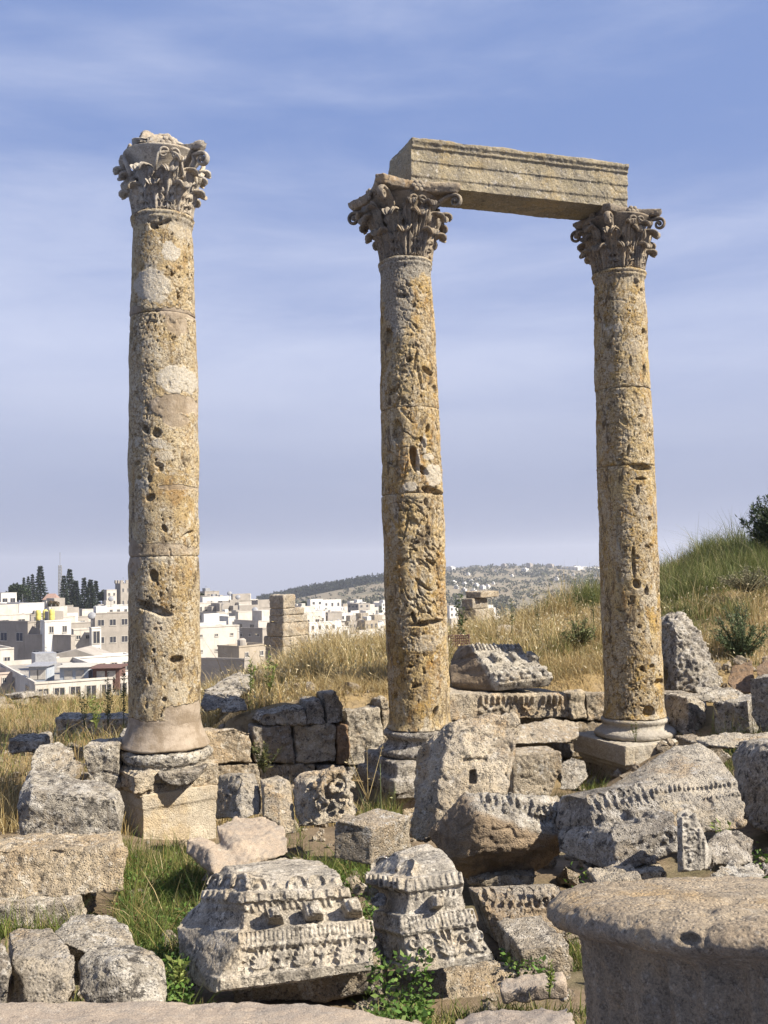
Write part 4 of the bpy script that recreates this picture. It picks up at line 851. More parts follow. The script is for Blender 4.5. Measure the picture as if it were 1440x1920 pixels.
for i, (pl, lb, nm) in enumerate([
    ([(-60, 1330), (28, 1322), (34, 1372), (-60, 1380)], 'pale block of the ruined wall at the far left edge', 'stone_block'), ([(4, 1300), (40, 1296), (44, 1312), (10, 1314)], 'flat carved stone lying on top of the far left wall', 'stone_block'),
    ([(-60, 1312), (10, 1308), (14, 1336), (-60, 1338)], 'weathered block peeping over the far left edge wall', 'stone_block'), ([(36, 1328), (62, 1324), (64, 1362), (36, 1364)], 'upright pale stone at the end of the far left wall', 'stone_block'),
    ([(22, 1310), (54, 1308), (56, 1326), (24, 1328)], 'reddish block second from the end of the far left wall', 'stone_block'), ([(70, 1308), (100, 1304), (106, 1344), (70, 1344)], 'pinkish rounded stone between the far left wall and the weeds', 'boulder'),
    ([(104, 1318), (136, 1322), (142, 1346), (106, 1348)], 'shaded stone before the doorway of the lowest house', 'boulder'), ([(128, 1326), (166, 1324), (170, 1350), (130, 1352)], 'pale flat stone behind the tall weeds', 'stone_block'), ([(176, 1330), (236, 1326), (238, 1352), (178, 1354)], 'grey stone hidden partly by weeds, left of the left column', 'stone_block')]):
    Sx(lb, [Q(pl, 21+.4*i, -18 if i % 2 else 20, 4, .9)], ('pale', 'grey', 'warm')[i % 3], nm, 'boulder' if nm == 'boulder' else 'stone block', vox=.04, big=.05, mid=.03)
# centre foreground
Sx('L-shaped smooth block lying in grass right of the first pedestal', [H([(350, 1572, 7.7), (372, 1566, 7.9), (425, 1588, 7.7), (432, 1600, 7.5), (440, 1640, 7.35), (400, 1640, 7.3), (352, 1598, 7.6), (392, 1592, 7.45), (380, 1620, 8.0), (430, 1630, 8.0)]),
    H([(404, 1548, 7.95), (440, 1532, 8.3), (500, 1532, 8.4), (534, 1550, 8.1), (542, 1572, 7.85), (540, 1602, 7.7), (470, 1612, 7.5), (430, 1640, 7.4), (428, 1590, 7.6), (450, 1574, 7.65), (530, 1590, 8.3), (420, 1600, 8.1)])], 'sand', vox=.014, big=.012)
Sx('broken prop stone lying under the front edge of the big carved corner', [Q([(430, 1858), (600, 1832), (705, 1800), (720, 1862), (560, 1882), (440, 1890)], 5.45, -4, 0, .5)], 'warm', vox=.014)
Sx('long buff footing block under the smaller carved corner', [H([(700, 1822, 5.7), (930, 1800, 5.9), (965, 1808, 5.85), (972, 1830, 5.75), (966, 1872, 5.6), (850, 1890, 5.45), (720, 1895, 5.4), (702, 1860, 5.5), (720, 1880, 6.1), (960, 1870, 6.2)])], 'warm', vox=.014)
Sx('shaded block beside the footing, left of the big drum', [Q([(975, 1780), (1070, 1770), (1075, 1840), (980, 1842)], 5.75, 10, 0, .5)], 'grey')
Sx('narrow pinkish kerb piece with red underside, left of the big drum', [Q([(938, 1858), (1062, 1842), (1066, 1872), (942, 1886)], 4.95, -6, 0, .16)], 'sand', vox=.01, big=.006, mid=.005)
Sx('pale flat paving stone at the bottom, left of the big drum', [H([(850, 1905, 4.5), (1070, 1885, 4.7), (1075, 1900, 4.5), (1080, 1950, 4.2), (840, 1960, 4.1), (960, 1888, 4.75), (860, 1940, 4.6), (1060, 1930, 4.8)])], 'sand', vox=.014)
Sx('small loose stone among creepers between the two carved corners', [H([(694, 1680, 5.75), (712, 1672, 5.8), (724, 1680, 5.78), (726, 1696, 5.7), (706, 1704, 5.66), (694, 1696, 5.7), (708, 1690, 5.85)])], 'grey', name='boulder', cat='boulder', vox=.008, big=.008)
# right foreground
Sx('rounded grey boulder beside the rosette pilaster', [H([(1322, 1582, 6.75), (1345, 1560, 6.95), (1388, 1554, 7.0), (1412, 1572, 6.85), (1415, 1620, 6.65), (1380, 1625, 6.55), (1335, 1622, 6.55), (1330, 1600, 7.1), (1410, 1610, 7.1)])], 'grey', name='boulder', cat='boulder')
Sx('low dark stone just above the rim of the big drum', [H([(1330, 1632, 5.9), (1370, 1612, 6.2), (1420, 1616, 6.2), (1436, 1636, 5.95), (1430, 1660, 5.8), (1335, 1660, 5.75)])], 'grey', name='boulder', cat='boulder')
Sx('small dark stone at the right edge above the big drum', [H([(1425, 1618, 6.1), (1450, 1606, 6.3), (1500, 1620, 6.2), (1490, 1650, 6.0), (1428, 1650, 5.9)])], 'grey', name='boulder', cat='boulder')
Sx('flat shaded slab under the leaning carved slab', [Q([(1110, 1646), (1252, 1630), (1256, 1652), (1112, 1664)], 6.75, 0, 0, .5)], 'grey')
Sx('thin pale slab end showing over the rim of the big drum', [Q([(1116, 1652), (1205, 1645), (1208, 1660), (1118, 1666)], 6.5, 0, 0, .3)], 'pale')
Sx('huge dark block in shade at the right edge', [H([(1370, 1415, 9.3), (1384, 1388, 9.5), (1520, 1376, 9.2), (1530, 1400, 8.0), (1530, 1600, 7.6), (1412, 1552, 8.5), (1390, 1510, 8.9), (1374, 1450, 9.2), (1425, 1540, 9.5)])], 'grey', vox=.016, big=.03)
Sx('flat pale slab lying over the huge dark block', [H([(1300, 1382, 9.9), (1360, 1374, 10.2), (1500, 1374, 10.3), (1500, 1400, 9.3), (1380, 1402, 9.3), (1330, 1396, 9.5), (1310, 1404, 9.7), (1420, 1392, 10.4)])], 'pale')
Sx('stone ledge joining the right pedestal to the dark block', [Q([(1304, 1392), (1340, 1390), (1376, 1420), (1352, 1440), (1318, 1424)], 10.6, 10, 0, .5)], 'warm')
Sx('shaded square block behind the right column, nearest to its base', [H([(1232, 1298, 13.9), (1270, 1292, 14.3), (1318, 1302, 14.0), (1326, 1320, 13.5), (1322, 1368, 13.2), (1290, 1374, 13.0), (1240, 1370, 13.5), (1290, 1308, 13.2), (1320, 1360, 14.2)])], 'grey')
Sx('low block overgrown by grass, third behind the right column', [Q([(1336, 1318), (1402, 1312), (1410, 1378), (1338, 1376)], 12.6, -38, 0, .6)], 'grey')
Sx('tall leaning dark block at the right edge, above the huge one', [Q([(1404, 1272), (1500, 1262), (1500, 1385), (1424, 1372), (1408, 1340)], 11.6, -40, 0, .6)], 'grey')
Sx('long flat stone at the foot of the upright rock', [H([(1300, 1288, 13.0), (1340, 1284, 13.2), (1386, 1292, 13.0), (1400, 1306, 12.8), (1392, 1322, 12.7), (1310, 1314, 12.7), (1390, 1310, 13.4)])], 'grey')
Sx('brown broken slab leaning at the right edge below the shrub', [H([(1362, 1278, 13.4), (1372, 1250, 13.7), (1410, 1236, 13.8), (1416, 1262, 13.5), (1410, 1300, 13.1), (1375, 1296, 13.2), (1400, 1290, 13.9)])], 'brown', name='stone_slab', cat='stone slab')
Sx('reddish brown slab second at the right edge below the shrub', [H([(1416, 1248, 13.2), (1440, 1234, 13.4), (1500, 1238, 13.4), (1500, 1280, 13.0), (1420, 1284, 13.0), (1480, 1270, 13.7)])], 'brown', name='stone_slab', cat='stone slab')
Sx('tall upright pointed rock behind the right column', [H([(1236, 1160, 15.2), (1252, 1144, 15.2), (1285, 1146, 15.1), (1300, 1168, 14.8), (1326, 1205, 14.5), (1358, 1280, 14.2), (1330, 1300, 14.0), (1268, 1300, 14.2), (1236, 1290, 15.0), (1266, 1180, 14.6), (1300, 1290, 15.4)])], 'grey', name='boulder', cat='boulder', vox=.018, big=.05, mid=.03)
# wall behind columns one and two, and between two and three
WG = 'ashlars of the retaining wall'
def wd(px): return np.interp(px, [360, 1150], [12.35, 14.1])
for lb, pl, m in [
    ('long weathered capstone with a rounded top on the wall left of the central column', [(493, 1338), (540, 1328), (572, 1326), (576, 1358), (500, 1364), (480, 1352)], 'grey'), ('dark round-topped stone in the middle of the wall top', [(574, 1314), (598, 1310), (610, 1330), (610, 1358), (576, 1360)], 'grey'),
    ('tall dark stone with a sloping top at the highest spot of the wall', [(606, 1300), (628, 1296), (648, 1322), (648, 1356), (612, 1360)], 'grey'), ('dark pitted stone at the shadowed right end of the wall', [(650, 1334), (712, 1326), (722, 1380), (716, 1436), (652, 1436)], 'grey'),
    ('small pale stone standing left of the central shaft', [(712, 1312), (728, 1308), (730, 1330), (714, 1332)], 'pale'), ('light sliver stone against the foot of the central shaft', [(716, 1334), (742, 1330), (744, 1396), (718, 1398)], 'pale'),
    ('rough brown ashlar just right of the plaster foot', [(372, 1372), (438, 1366), (470, 1374), (472, 1430), (376, 1432)], 'warm'), ('grainy ashlar in the middle of the second course', [(474, 1362), (546, 1360), (552, 1430), (476, 1430)], 'warm'),
    ('pale large ashlar at the second course, left of the dark corner', [(552, 1360), (630, 1358), (632, 1430), (554, 1430)], 'pale'), ('brown ashlar in the corner shade of the second course', [(632, 1360), (652, 1358), (654, 1436), (634, 1434)], 'brown'),
    ('low ashlar of the bottom course behind the upright pale block', [(376, 1434), (484, 1432), (486, 1490), (378, 1490)], 'warm'), ('wide pale ashlar of the bottom course behind the wreath block', [(486, 1432), (590, 1432), (594, 1490), (488, 1490)], 'pale'), ('dark ashlar of the bottom course right of the wreath block', [(594, 1434), (730, 1438), (730, 1500), (596, 1496)], 'grey'),
    ('pale ashlar at the right end of the wall beside the right column', [(1066, 1300), (1096, 1296), (1100, 1346), (1068, 1348)], 'pale'), ('narrow pale ashlar touching the right shaft', [(1098, 1300), (1150, 1298), (1152, 1350), (1102, 1352)], 'pale'),
    ('buff ashlar of the lower course beside the right column', [(1046, 1352), (1150, 1354), (1152, 1420), (1050, 1420)], 'warm'), ('long ashlar below the tongue-carved block', [(842, 1354), (964, 1350), (970, 1420), (842, 1420)], 'warm')]:
    cx = np.mean([q[0] for q in pl]); Sx(lb, [Q(pl, wd(cx)+(.05 if cx > 740 else 0), 16, 3, .55)], m, 'wall_stone', 'wall stone', WG, vox=.016, big=.03, mid=.018, pits=.016)
Sx('overhanging slab jutting from the wall right of the tall rough slab', [H([(962, 1362, 12.2), (1040, 1346, 12.8), (1088, 1352, 12.9), (1084, 1382, 12.4), (1060, 1392, 12.2), (962, 1396, 11.9), (966, 1380, 12.8), (1080, 1390, 13.2)])], 'warm')
Sx('buff squared block under the overhanging slab', [Q([(958, 1414), (1052, 1408), (1056, 1440), (1030, 1500), (962, 1500)], 11.3, 12, 0, .5)], 'warm')
Sx('rounded stone between the buff block and the right pedestal', [H([(1048, 1432, 11.8), (1070, 1418, 12.0), (1100, 1426, 11.9), (1104, 1456, 11.7), (1080, 1482, 11.5), (1048, 1482, 11.5), (1090, 1470, 12.2)])], 'grey', name='boulder', cat='boulder')
Sx('slanting long boulder on the bank behind the left column', [H([(374, 1316, 13.6), (384, 1290, 14.0), (448, 1258, 14.6), (474, 1266, 14.4), (470, 1290, 14.0), (420, 1330, 13.4), (380, 1335, 13.4), (465, 1300, 15.0)])], 'grey', name='boulder', cat='boulder', vox=.025, big=.04)
Sx('dark rounded stone beneath the slanting boulder', [H([(412, 1312, 13.1), (440, 1302, 13.3), (462, 1312, 13.2), (465, 1332, 13.0), (415, 1338, 12.9), (450, 1330, 13.5)])], 'grey', name='boulder', cat='boulder')
Sx('half buried pale stone in the dry grass, on the slope right of the central column', [H([(912, 1192, 19.2), (938, 1168, 19.6), (968, 1170, 19.5), (972, 1190, 19.2), (930, 1205, 18.9), (950, 1190, 20)])], 'pale', name='boulder', cat='boulder', vox=.04)
Sx('low grey stone further right in the dry grass', [H([(985, 1180, 19.5), (1010, 1166, 19.8), (1030, 1172, 19.6), (1026, 1190, 19.2), (990, 1195, 19.1), (1010, 1185, 20.2)])], 'pale', name='boulder', cat='boulder', vox=.04)
# ---------------- foreground slab underfoot and the big drum at the lower right
V, Q4 = solid([H([(-250, 1880, 3.75), (120, 1884, 3.78), (330, 1876, 3.82), (480, 1872, 3.85), (640, 1886, 3.72), (790, 1912, 3.55), (900, 2100, 2.8), (-250, 2100, 2.7), (-250, 1990, 4.0), (700, 1990, 3.75), (860, 2250, 2.7), (-250, 2250, 2.7), (400, 1990, 4.0)])], (), .014, 77, .012, .006, .003, 6, .003)
single('stone_slab', V, Q4, M['sand'], 'smooth buff stone ledge running along the very bottom of the view', 'stone slab')
def big_drum():
    c = P(1472, 1674, 2.62); R = .60
    tiltm = Matrix.Rotation(rad(-12.3), 3, 'X') @ Matrix.Rotation(rad(1.5), 3, 'Y')
    prof = [(0.1, -1.7), (.525, -1.7), (.53, -.9), (.53, -.40), (.53, -.26), (.532, -.17), (.538, -.135), (.575, -.125), (.612, -.108), (.622, -.085), (.614, -.055), (.588, -.026), (.54, -.009), (.45, 0), (.1, .004)]
    V, Fc = lathe(prof, 128); V[:, :2] *= R/.61
    V2, Q4 = remesh(V, Fc, .0085)
    a = np.arctan2(V2[:, 1], V2[:, 0]); q = np.stack([np.cos(a)*1.5, np.sin(a)*1.5, V2[:, 2]*.6], 1)
    rim = sstep(-.165, -.14, V2[:, 2]); fz = .58+.42*sstep(-.2, -1.0, np.cos(a))*1.0+.12*np.sin(a*3+1); fz = fz*.82; V2[:, 2] = np.where(V2[:, 2] > -.2, V2[:, 2]*fz, V2[:, 2]+.2*(1-fz)); V2[:, :2] *= (1+.030*fbm(q, 3)*rim)[:, None]
    V2[:, :2] *= (1-.075*(1-rim)*np.abs(fbm(np.stack([np.cos(a)*9, np.sin(a)*9, V2[:, 2]*1.6], 1), 3)))[:, None]
    tp = sstep(-.03, -.005, V2[:, 2]); V2[:, 2] += tp*(.008*fbm(V2*np.array([3, 9, 1]), 3)-.012*sstep(.06, .0, np.abs(fbm(V2*np.array([2.2, 5, 1])+4, 2))))
    for ang, z, ra, rz, dep in ((rad(231), -.05, .03, .014, .05), (rad(256), -.085, .14, .010, .03), (rad(262), -.4, .02, .3, .02), (rad(246), -.5, .03, .2, .03)):
        e = np.sqrt(((np.arctan2(np.sin(a-ang), np.cos(a-ang))*.6)/ra)**2+((V2[:, 2]-z)/rz)**2); V2[:, :2] *= (1-dep*sstep(1, .3, e))[:, None]
    V2 = weather(V2, Q4, 88, .006, .005, .003, 1, .003)
    Vw = V2@np.array(tiltm).T+c
    single('column_drum', Vw, Q4, M['drum'], 'big broken column drum with a swollen rim, filling the lower right corner', 'column drum')
big_drum()
# ------------------------------------------------------------------ the town in the valley
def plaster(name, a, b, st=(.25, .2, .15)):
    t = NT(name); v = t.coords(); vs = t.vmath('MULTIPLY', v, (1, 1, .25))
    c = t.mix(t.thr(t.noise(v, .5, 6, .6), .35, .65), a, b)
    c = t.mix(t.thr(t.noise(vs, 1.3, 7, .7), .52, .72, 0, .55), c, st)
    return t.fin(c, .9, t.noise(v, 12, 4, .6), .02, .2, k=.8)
M['white_plaster'] = plaster('white_plaster', (.80, .78, .73), (.66, .64, .60), (.42, .38, .34))
M['cream_plaster'] = plaster('cream_plaster', (.66, .62, .55), (.53, .49, .43), (.36, .31, .25))
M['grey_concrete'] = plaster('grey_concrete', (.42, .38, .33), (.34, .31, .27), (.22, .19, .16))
M['tan_block'] = plaster('tan_stone_masonry', (.44, .38, .30), (.36, .31, .24), (.25, .2, .14))
M['pink_plaster'] = plaster('pinkish_plaster', (.60, .50, .43), (.52, .44, .37), (.4, .3, .24))
M['roof_dust'] = plaster('dusty_flat_roof', (.40, .37, .32), (.30, .28, .25), (.2, .18, .16))
M['pane'] = plain_mat('dark_window_glass', (.03, .035, .045), (.05, .05, .06), 2, .2, .0, .01, .5)
M['frame'] = plain_mat('window_frame', (.45, .42, .37), (.36, .34, .30), 4)
M['rust'] = plain_mat('dark_red_sheet', (.15, .085, .07), (.10, .06, .05), 3)
M['bluesheet'] = plain_mat('blue_grey_sheet', (.30, .34, .39), (.38, .40, .42), 2)
M['redroof'] = plain_mat('red_roof', (.30, .20, .16), (.24, .16, .13), 2)
M['yellow'] = plain_mat('yellow_tank_plastic', (.62, .52, .14), (.5, .42, .12), 2, .5)
M['metal'] = plain_mat('grey_metal', (.30, .31, .32), (.22, .22, .23), 4, .5)
SR = math.sin(RO)
def kx(px, py): return (px-720)/F-SR*(py-960)/F
_win = {}
def win_mesh(w, h):
    k = (round(w, 1), round(h, 1))
    if k not in _win:
        w, h = max(k[0], .3), max(k[1], .3)
        fr = [boxm(-w/2-.1, w/2+.1, -.07, .1, -h/2-.14, -h/2), boxm(-w/2-.08, w/2+.08, -.05, .1, h/2, h/2+.08), boxm(-w/2-.08, -w/2, -.05, .1, -h/2, h/2), boxm(w/2, w/2+.08, -.05, .1, -h/2, h/2), boxm(-.03, .03, -.03, .1, -h/2, h/2)]
        V, Fc = join(fr+[boxm(-w/2, w/2, -.015, .05, -h/2, h/2)]); me = pym(V, Fc); me.materials.append(M['frame']); me.materials.append(M['pane'])
        mi = np.zeros(len(Fc), np.int32); mi[-6:] = 1; me.polygons.foreach_set('material_index', mi); _win[k] = me
    return _win[k]
def house(x0, xc, x1, yt, yb, d, label, mat='white_plaster', al=30., wl=None, wr=None, group='town houses', cat='house', name='house', par=.5, win=(.5, .45), arch=False, box=None):
    """near corner at xc; wall x0..xc faces left, wall xc..x1 faces right"""
    C = P(xc, yt, d); a = rad(al); ca, sa = math.cos(a), math.sin(a)
    k0, k1 = kx(x0, yt), kx(x1, yt)
    La = (C[0]-k0*C[1])/(ca+k0*sa) if xc-x0 > .5 else 8.0
    Lb = (k1*C[1]-C[0])/(sa-k1*ca) if x1-xc > .5 and (sa-k1*ca) > .05 else 8.0
    La, Lb = min(max(La, .8), 60), min(max(Lb, .8), 60)
    lv, rv = np.array([-ca, sa, 0]), np.array([sa, ca, 0]); zt = C[2]; zv = P(xc, yb, d)[2]
    ctr = C+lv*La/2+rv*Lb/2; zg = min(zv, tz(C[0], C[1]), tz(ctr[0], ctr[1]))-1.0
    g = thing(name, label, cat, (C[0], C[1], zg), group); g.rotation_euler = (0, 0, math.atan2(-lv[1], -lv[0]))
    # local frame: x runs along the left-facing wall from its far end (-La) to the corner (0); y goes back along rv
    Hh = zt-zg
    shell = [boxm(-La, 0, 0, Lb, 0, Hh-par)]
    if par > .05:
        t_ = .22; shell += [boxm(-La, 0, 0, t_, Hh-par, Hh), boxm(-La, 0, Lb-t_, Lb, Hh-par, Hh), boxm(-La, -La+t_, t_, Lb-t_, Hh-par, Hh), boxm(-t_, 0, t_, Lb-t_, Hh-par, Hh), boxm(-La-.06, .06, -.06, 0, Hh-.14, Hh+.05), boxm(0.0, .07, 0, Lb, Hh-.14, Hh+.05)]
    obj('wall', pym(*join(shell)), M[mat], g)
    obj('roof', pym(*boxm(-La+.24, -.24, .24, Lb-.24, Hh-par, Hh-par+.04)), M[('grey_concrete', 'roof_dust')[int(d+x0) % 2]], g)
    hv = zt-zv
    if box:
        bx0, bx1, bh = box; obj('stair_head', pym(*boxm(-La*bx1, -La*bx0, Lb*.3, Lb*.8, Hh-par, Hh+bh)), M[mat], g)
    q = random.Random(int(x0*13+yt*7+d))
    if La > 3 and Lb > 3:
        for k in range(q.choice((0, 1, 1, 2))):
            tx, ty = q.uniform(-La+1, -1), q.uniform(1, Lb-1); V_, F_ = q.choice((lathe([(.05, 0), (.55, 0), (.55, 1.1), (.3, 1.3), (.05, 1.3)], 12), boxm(-.7, .7, -.5, .5, 0, 1.0), boxm(-1.2, 1.2, -1.0, 1.0, 0, 1.7)))
            obj('roof_tank' if len(V_) > 8 else 'roof_hutch', pym(V_+np.array([tx, ty, Hh-par]), F_), M[q.choice(('metal', 'grey_concrete', 'white_plaster', 'frame'))], g)
        if q.random() < .5: tx = q.uniform(-La+.5, -.5); obj('aerial', pym(*join([tube([(tx, Lb*.4, Hh-par), (tx, Lb*.4, Hh+2.2)], .035, 4), tube([(tx-.5, Lb*.4, Hh+1.9), (tx+.5, Lb*.4, Hh+1.9)], .025, 4), tube([(tx-.35, Lb*.4, Hh+1.6), (tx+.35, Lb*.4, Hh+1.6)], .025, 4)])), M['metal'], g)
    for wl_, L, side in ((wl, La, 0), (wr, Lb, 1)):
        if not wl_: continue
        r, c = wl_
        ch, cw = hv/r, L/c
        for i in range(r):
            for j in range(c):
                w_, h_ = min(cw*win[0], 1.6), min(ch*win[1], 1.7)
                o = obj('window', win_mesh(w_, h_), None, g); z = Hh-ch*(i+.52)-par*.3
                if side == 0: o.location = (-L+cw*(j+.5), -.01, z)
                else: o.location = (.01, cw*(j+.5), z); o.rotation_euler = (0, 0, math.pi/2)
    return g, (La, Lb, Hh)
W_, C_, G_, T_, P_ = 'white_plaster', 'cream_plaster', 'grey_concrete', 'tan_block', 'pink_plaster'
HS = [
 (0, 66, 246, 1280, 1325, 85, 'lowest long cream house with dark square openings, just beyond the far left rubble', C_, 62, (1, 3), (1, 6), (.6, .62)),
 (-40, -2, 42, 1262, 1283, 96, 'low pinkish house at the left edge behind the lowest cream house', P_, 55, None, (1, 2), (.35, .4)),
 (82, 88, 250, 1236, 1275, 112, 'long pale house with one row of windows, third row up behind the left column', W_, 60, None, (1, 7), (.45, .4)),
 (-30, 0, 30, 1216, 1262, 118, 'small pale house at the left edge below the big shaded grey block', C_, 55, None, (1, 1), (.4, .4)),
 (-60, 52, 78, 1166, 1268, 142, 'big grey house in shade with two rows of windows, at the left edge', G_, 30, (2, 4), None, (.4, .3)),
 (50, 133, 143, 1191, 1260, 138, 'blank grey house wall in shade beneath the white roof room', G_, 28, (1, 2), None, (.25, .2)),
 (78, 84, 136, 1164, 1193, 139, 'white roof room with two small windows on top of the grey houses', W_, 60, None, (1, 2), (.3, .4)),
 (133, 138, 176, 1180, 1232, 150, 'sunlit cream house beside the tall glazed stair tower', C_, 60, None, (2, 2), (.45, .25)),
 (170, 172, 192, 1177, 1240, 149, 'narrow white stair tower with tall glazing', W_, 62, None, (2, 1), (.7, .8)),
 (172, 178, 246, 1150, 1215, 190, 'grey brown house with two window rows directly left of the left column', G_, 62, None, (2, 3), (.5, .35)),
 (118, 154, 182, 1143, 1180, 230, 'house with a brown shaded wall and bright cream end, below the cypresses', C_, 35, (1, 3), None, (.3, .3)),
 (180, 188, 244, 1136, 1158, 262, 'white house below the round crenellated tower', W_, 60, None, (1, 4), (.3, .4)),
 (-30, 36, 85, 1132, 1172, 240, 'white house with a bright gable end carrying yellow tanks', W_, 40, None, None, (.3, .3)),
 (-40, 2, 33, 1112, 1140, 320, 'white house with a flat overhanging roof at the left edge below the round tree', W_, 50, None, (1, 2), (.6, .5)),
 (196, 200, 220, 1106, 1136, 345, 'cream house with arched dark windows beside the crenellated tower', C_, 55, None, (2, 2), (.35, .35)),
 (372, 380, 443, 1120, 1142, 330, 'white house on the skyline right of the left column', W_, 58, None, (1, 3), (.25, .35)),
 (374, 384, 412, 1109, 1124, 390, 'small grey house with roof tanks on the highest skyline right of the left column', G_, 50, None, (1, 2), (.3, .4)),
 (360, 372, 409, 1131, 1176, 260, 'cream house with two rows of narrow windows touching the left column', C_, 55, None, (2, 4), (.4, .5)),
 (396, 428, 508, 1156, 1180, 240, 'long white house with a brown shaded left wall', W_, 55, (1, 2), (1, 4), (.2, .3)),
 (355, 362, 450, 1176, 1234, 150, 'large bright cream house with tiny windows right of the left column', C_, 62, None, (2, 3), (.16, .14)),
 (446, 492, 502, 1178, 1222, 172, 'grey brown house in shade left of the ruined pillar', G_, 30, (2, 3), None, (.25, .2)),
 (410, 448, 505, 1212, 1240, 122, 'small brown walled house in front of the large bright cream one', T_, 40, None, (1, 2), (.2, .3)),
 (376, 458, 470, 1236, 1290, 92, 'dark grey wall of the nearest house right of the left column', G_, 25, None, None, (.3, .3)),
 (440, 448, 510, 1130, 1152, 300, 'cream skyline house with three orange shutters', C_, 55, None, (1, 4), (.3, .5)),
 (500, 556, 590, 1138, 1160, 420, 'tan house with blank wall behind the ruined pillar', T_, 45, (1, 3), (1, 2), (.2, .3)),
 (576, 582, 606, 1124, 1150, 460, 'white tower house rising just right of the ruined pillar', W_, 50, None, (2, 2), (.35, .35)),
 (600, 606, 640, 1125, 1142, 520, 'white house with a roof tank at the top of the middle cluster', W_, 50, None, (1, 3), (.3, .4)),
 (584, 592, 628, 1144, 1166, 400, 'white house with balcony openings in the middle cluster', W_, 55, None, (2, 3), (.4, .4)),
 (572, 580, 632, 1168, 1200, 300, 'bright white house lowest in the middle cluster', W_, 58, None, (2, 4), (.3, .4)),
 (652, 672, 694, 1132, 1150, 560, 'grey house with dark openings below the grassy slope', G_, 45, (2, 3), (2, 2), (.5, .5)),
 (658, 664, 694, 1156, 1180, 420, 'cream house with a loggia at the right of the middle cluster', C_, 50, None, (2, 3), (.5, .5)),
 (630, 636, 662, 1150, 1180, 430, 'white narrow house in the middle of the cluster', W_, 50, None, (2, 2), (.35, .4)),
 (696, 704, 732, 1154, 1172, 470, 'cream house half hidden by the central column', C_, 50, None, (1, 3), (.4, .4)),
 (648, 652, 732, 1190, 1204, 260, 'long low white wall house in front of the middle cluster', W_, 58, None, (1, 4), (.12, .3)),
 (838, 843, 858, 1136, 1158, 430, 'white house squeezed between the central column and the dark ruin', W_, 50, None, (2, 2), (.4, .4)),
 (838, 846, 866, 1160, 1190, 320, 'pale low house below the white one right of the central column', C_, 50, None, (1, 2), (.35, .4)),
]
for h in HS:
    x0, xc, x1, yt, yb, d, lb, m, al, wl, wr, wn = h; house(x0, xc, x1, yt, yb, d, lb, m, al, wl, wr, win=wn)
# cluttered far part of the town: nothing tells these apart
rr = random.Random(5)
def filler(n, x0, x1, d0, d1, h0, h1, w0, w1, label, grp, mats, name='house'):
    for i in range(n):
        px = rr.uniform(x0, x1); d = math.exp(rr.uniform(math.log(d0), math.log(d1))); X = kx(px, 1120)*d; zg = tz(X, d); hh = rr.uniform(h0, h1)
        yt = hor(px)+(3-zg-hh)/d*F; wpx = rr.uniform(w0, w1)/d*F
        c = rr.random() < .45
        house(px-wpx*.5, px-wpx*(.05 if c else .42), px+wpx*.5, yt, yt+hh/d*F*.8, d, label, rr.choice(mats), rr.uniform(38, 58), (rr.choice((1, 2)), rr.choice((2, 3))) if c else None, (rr.choice((1, 2)), rr.choice((2, 3, 4))), grp, par=.4, win=(.4, .42), name=name, box=(.2, .6, 2.0) if rr.random() < .4 else None)
filler(26, 372, 500, 210, 400, 4, 8, 6, 12, 'flat roofed house in the packed rows right of the left column', 'packed houses right of the left column', (W_, C_, G_, T_))
filler(95, 505, 735, 330, 800, 4, 9, 7, 14, 'flat roofed house among the tight far cluster left of the central column', 'tight far cluster of houses', (W_, W_, C_, C_, G_, T_))
filler(24, -10, 240, 190, 380, 4, 8, 6, 13, 'flat roofed house in the upper left rows of the town', 'upper left rows of houses', (W_, C_, G_))
filler(9, 840, 930, 480, 800, 6, 9, 12, 20, 'pale house on the valley floor behind the dark ruin', 'houses behind the dark ruin', (W_, C_))
def hit(px, py, d0):
    v = ray(px, py); v = v/v[1]; dd = np.exp(np.linspace(math.log(700), math.log(4000), 500)); q = CAM+v*dd[:, None]
    k = np.nonzero(q[:, 2] < terrain(q[:, 0], q[:, 1]))[0]; d = dd[k[0]] if len(k) else d0
    return P(px, py, d), d
def far_house(px, py, w, h, d, label, mat=W_, grp='far hillside houses'):
    c, d = hit(px, py+h, d); s = d/F; ww, hh = w*s, h*s; a = rad(rr.uniform(-50, -25))
    V, Fc = join([boxm(-ww/2, ww/2, -ww*.4, ww*.4, -4, hh), boxm(-ww*.3, ww*.2, -ww*.2, ww*.3, hh, hh+1.6)])
    V = rotz(V, a); o = obj('house', pym(V, Fc), M[mat], None, c); tag(o, label, 'house', grp)
LF = 'tiny pale house scattered on the far brown hillside'
for px, py, w, h in [(850, 1090, 10, 6), (862, 1084, 8, 5), (871, 1093, 9, 6), (884, 1088, 7, 5), (893, 1095, 9, 6), (905, 1099, 10, 7), (915, 1098, 8, 6), (898, 1086, 6, 4), (856, 1099, 8, 5), (925, 1092, 5, 4), (984, 1066, 12, 6), (1044, 1084, 8, 5), (1012, 1075, 5, 4), (960, 1078, 5, 4), (1075, 1076, 6, 4), (878, 1075, 6, 4), (870, 1104, 9, 6), (888, 1106, 10, 6), (940, 1088, 5, 4), (1100, 1090, 6, 4), (930, 1069, 6, 4)]:
    far_house(px, py, w, h, 2050, LF)
far_house(845, 1063, 14, 8, 2240, 'white far house on the hill crest touching the central column')
far_house(945, 1058, 9, 8, 2260, 'grey block house on the far crest, first left of the crest trio', G_); far_house(993, 1057, 10, 9, 2260, 'grey block house in the middle of the far crest', G_); far_house(1031, 1058, 13, 7, 2260, 'grey block house on the far crest nearest the long white terrace', G_)
